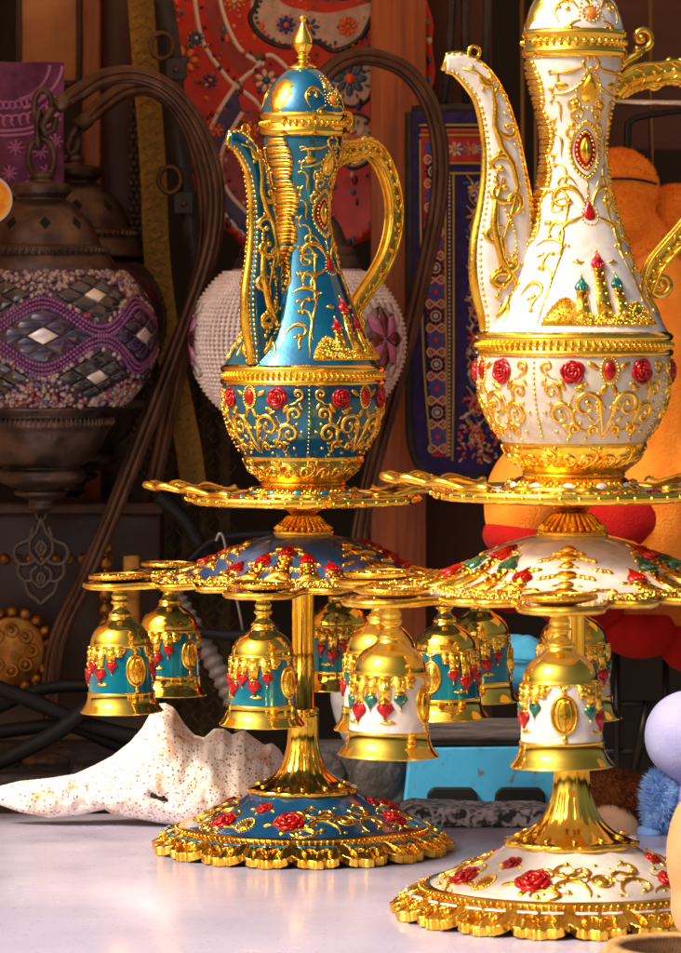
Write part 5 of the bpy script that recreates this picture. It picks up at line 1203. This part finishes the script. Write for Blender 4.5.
root, f = thing('purple_cloth', 30, 192, 4880, 'purple block printed cloth hanging at the upper left edge', 'cloth')
def clp(x, z, off=0): return (x, 8 * sin(x * .11 + z * .02) + 4 * sin(x * .05 - z * .05) - off, z)
m = MB(); m.grid([[clp(-70 + 104 * i / 30, 130 * j / 20) for i in range(31)] for j in range(21)]); o = m.build('fabric', mat('plum cloth', (.13, .035, .15), .9, 0, (.22, .07, .22), 20, .6, 3, 1), root, f)
m = MB()
for R_ in (46, 58, 84, 90): m.tube([clp(-26 + R_ * 1.0 * cos(t), 128 - R_ * .8 * sin(t), 1) for t in [max(math.acos(min(1, 58 / R_)), .05) + (1.9 - .7) * i / 30 for i in range(31)]], 1.8, 5)
for i in range(9):
    t = .75 + i * .11
    m.tube([clp(-26 + 52 * cos(t) + 3.6 * cos(u), 128 - 52 * .8 * sin(t) + 3.6 * sin(u), 1) for u in [2 * pi * j / 10 for j in range(10)]], 1.2, 4, closed=True)
    m.tube([clp(-26 + 72 * cos(t) + 5 * cos(u), 128 - 72 * .8 * sin(t) + 6 * sin(u), 1) for u in [2 * pi * j / 10 for j in range(8)]], 1.5, 4)
for x, z in ((-14, 44), (10, 40), (16, 20), (-20, 18), (4, 10), (26, 50)):
    for i in range(8): m.tube([clp(x, z, 1), clp(x + 8 * cos(i * pi / 4), z + 8 * sin(i * pi / 4), 1)], 1.1, 4)
m.build('printed_motif', mat('lilac print', (.50, .22, .55), .9), root, f)
root, f = thing('picture', 40, 80, 4990, 'beige picture in a dark frame above the purple cloth', 'picture')
m = MB(); m.box((-18, 0, 0), (36, 4, 110)); m.build('print', mat('beige paper', (.52, .27, .13), .8, 0, (.36, .17, .08), 60, 0), root, f, smooth=False)
for a, b in (((-24, -3, -6), (-18, 7, 116)), ((36, -3, -6), (42, 7, 116)), ((-18, -3, -6), (36, 7, 0))):
    m = MB(); m.box(a, b); m.build('frame_rail', WOODDARK, root, f, smooth=False, bevel=1)
root, f = thing('amber_plate', -12, 222, 4640, 'orange and yellow glazed plate edge at the far left', 'plate')
m = MB(); rows = [[(r * sin(a), -z, 22 + r * cos(a)) for a in [2 * pi * i / 48 for i in range(48)]] for r, z in ((.5, 2), (14, 3), (20, 7), (23, 8), (24, 6), (22, 0))]; m.grid(rows, cu=True); m.build('dish', mat('amber glaze', (.85, .25, .01), .3, 0, (.9, .5, .03), 12, 0, coat=.5), root, f)
m = MB(); m.tube([(23.5 * sin(a), -7, 22 + 23.5 * cos(a)) for a in [2 * pi * i / 48 for i in range(48)]], 1.6, 6, closed=True); m.build('pale_lip', mat('pale glaze', (.7, .6, .45), .3), root, f)
# wire rack at the upper right
root, f = thing('display_rack', 600, 700, 4800, 'metal display rack of thin rods behind the white teapot', 'rack')
R_ = lambda x, y, d=0: ((x - 600), d, (700 - y))
CH = mat('chromed steel', (.6, .58, .58), .2, 1); DK = mat('black rack steel', (.02, .017, .015), .4, .6); OB = mat('tarnished brass rod', (.16, .10, .04), .4, .9)
m = MB(); m.tube([R_(606, 103, -20), R_(760, 106, -20)], 3.2, 10); m.build('chrome_rail', CH, root, f)
for x in (522, 535, 650):
    m = MB(); m.tube([R_(x, -40), R_(x + 2, 220 if x > 600 else 480)], 2.6, 8); m.build('upright_rod', OB, root, f)
m = MB(); m.tube([R_(*p, -10) for p in cat([(760, 108), (690, 110), (645, 116), (630, 122), (627, 138), (627, 240)], 8)], 3.6, 8); m.build('bent_frame', DK, root, f)
m = MB()
for x in (617, 666): m.tube([R_(x, 640), R_(x, 830)], 3.4, 8)
for y in (704, 752): m.tube([R_(520, y, 4), R_(760, y, 4)], 3.4, 8)
m.tube([R_(648, 700, -6), R_(634, 770, -6)], 4.5, 8); m.build('lower_grid', DK, root, f)
board('back_board', 540, 700, -40, 150, 5080, 16, mat('red brown slat', (.05, .012, .006), .6, 0, (.08, .02, .01), 50, .3, 8, 1, stretch=(.1, 1, 1)), 'red brown board high behind the rack', 'board')
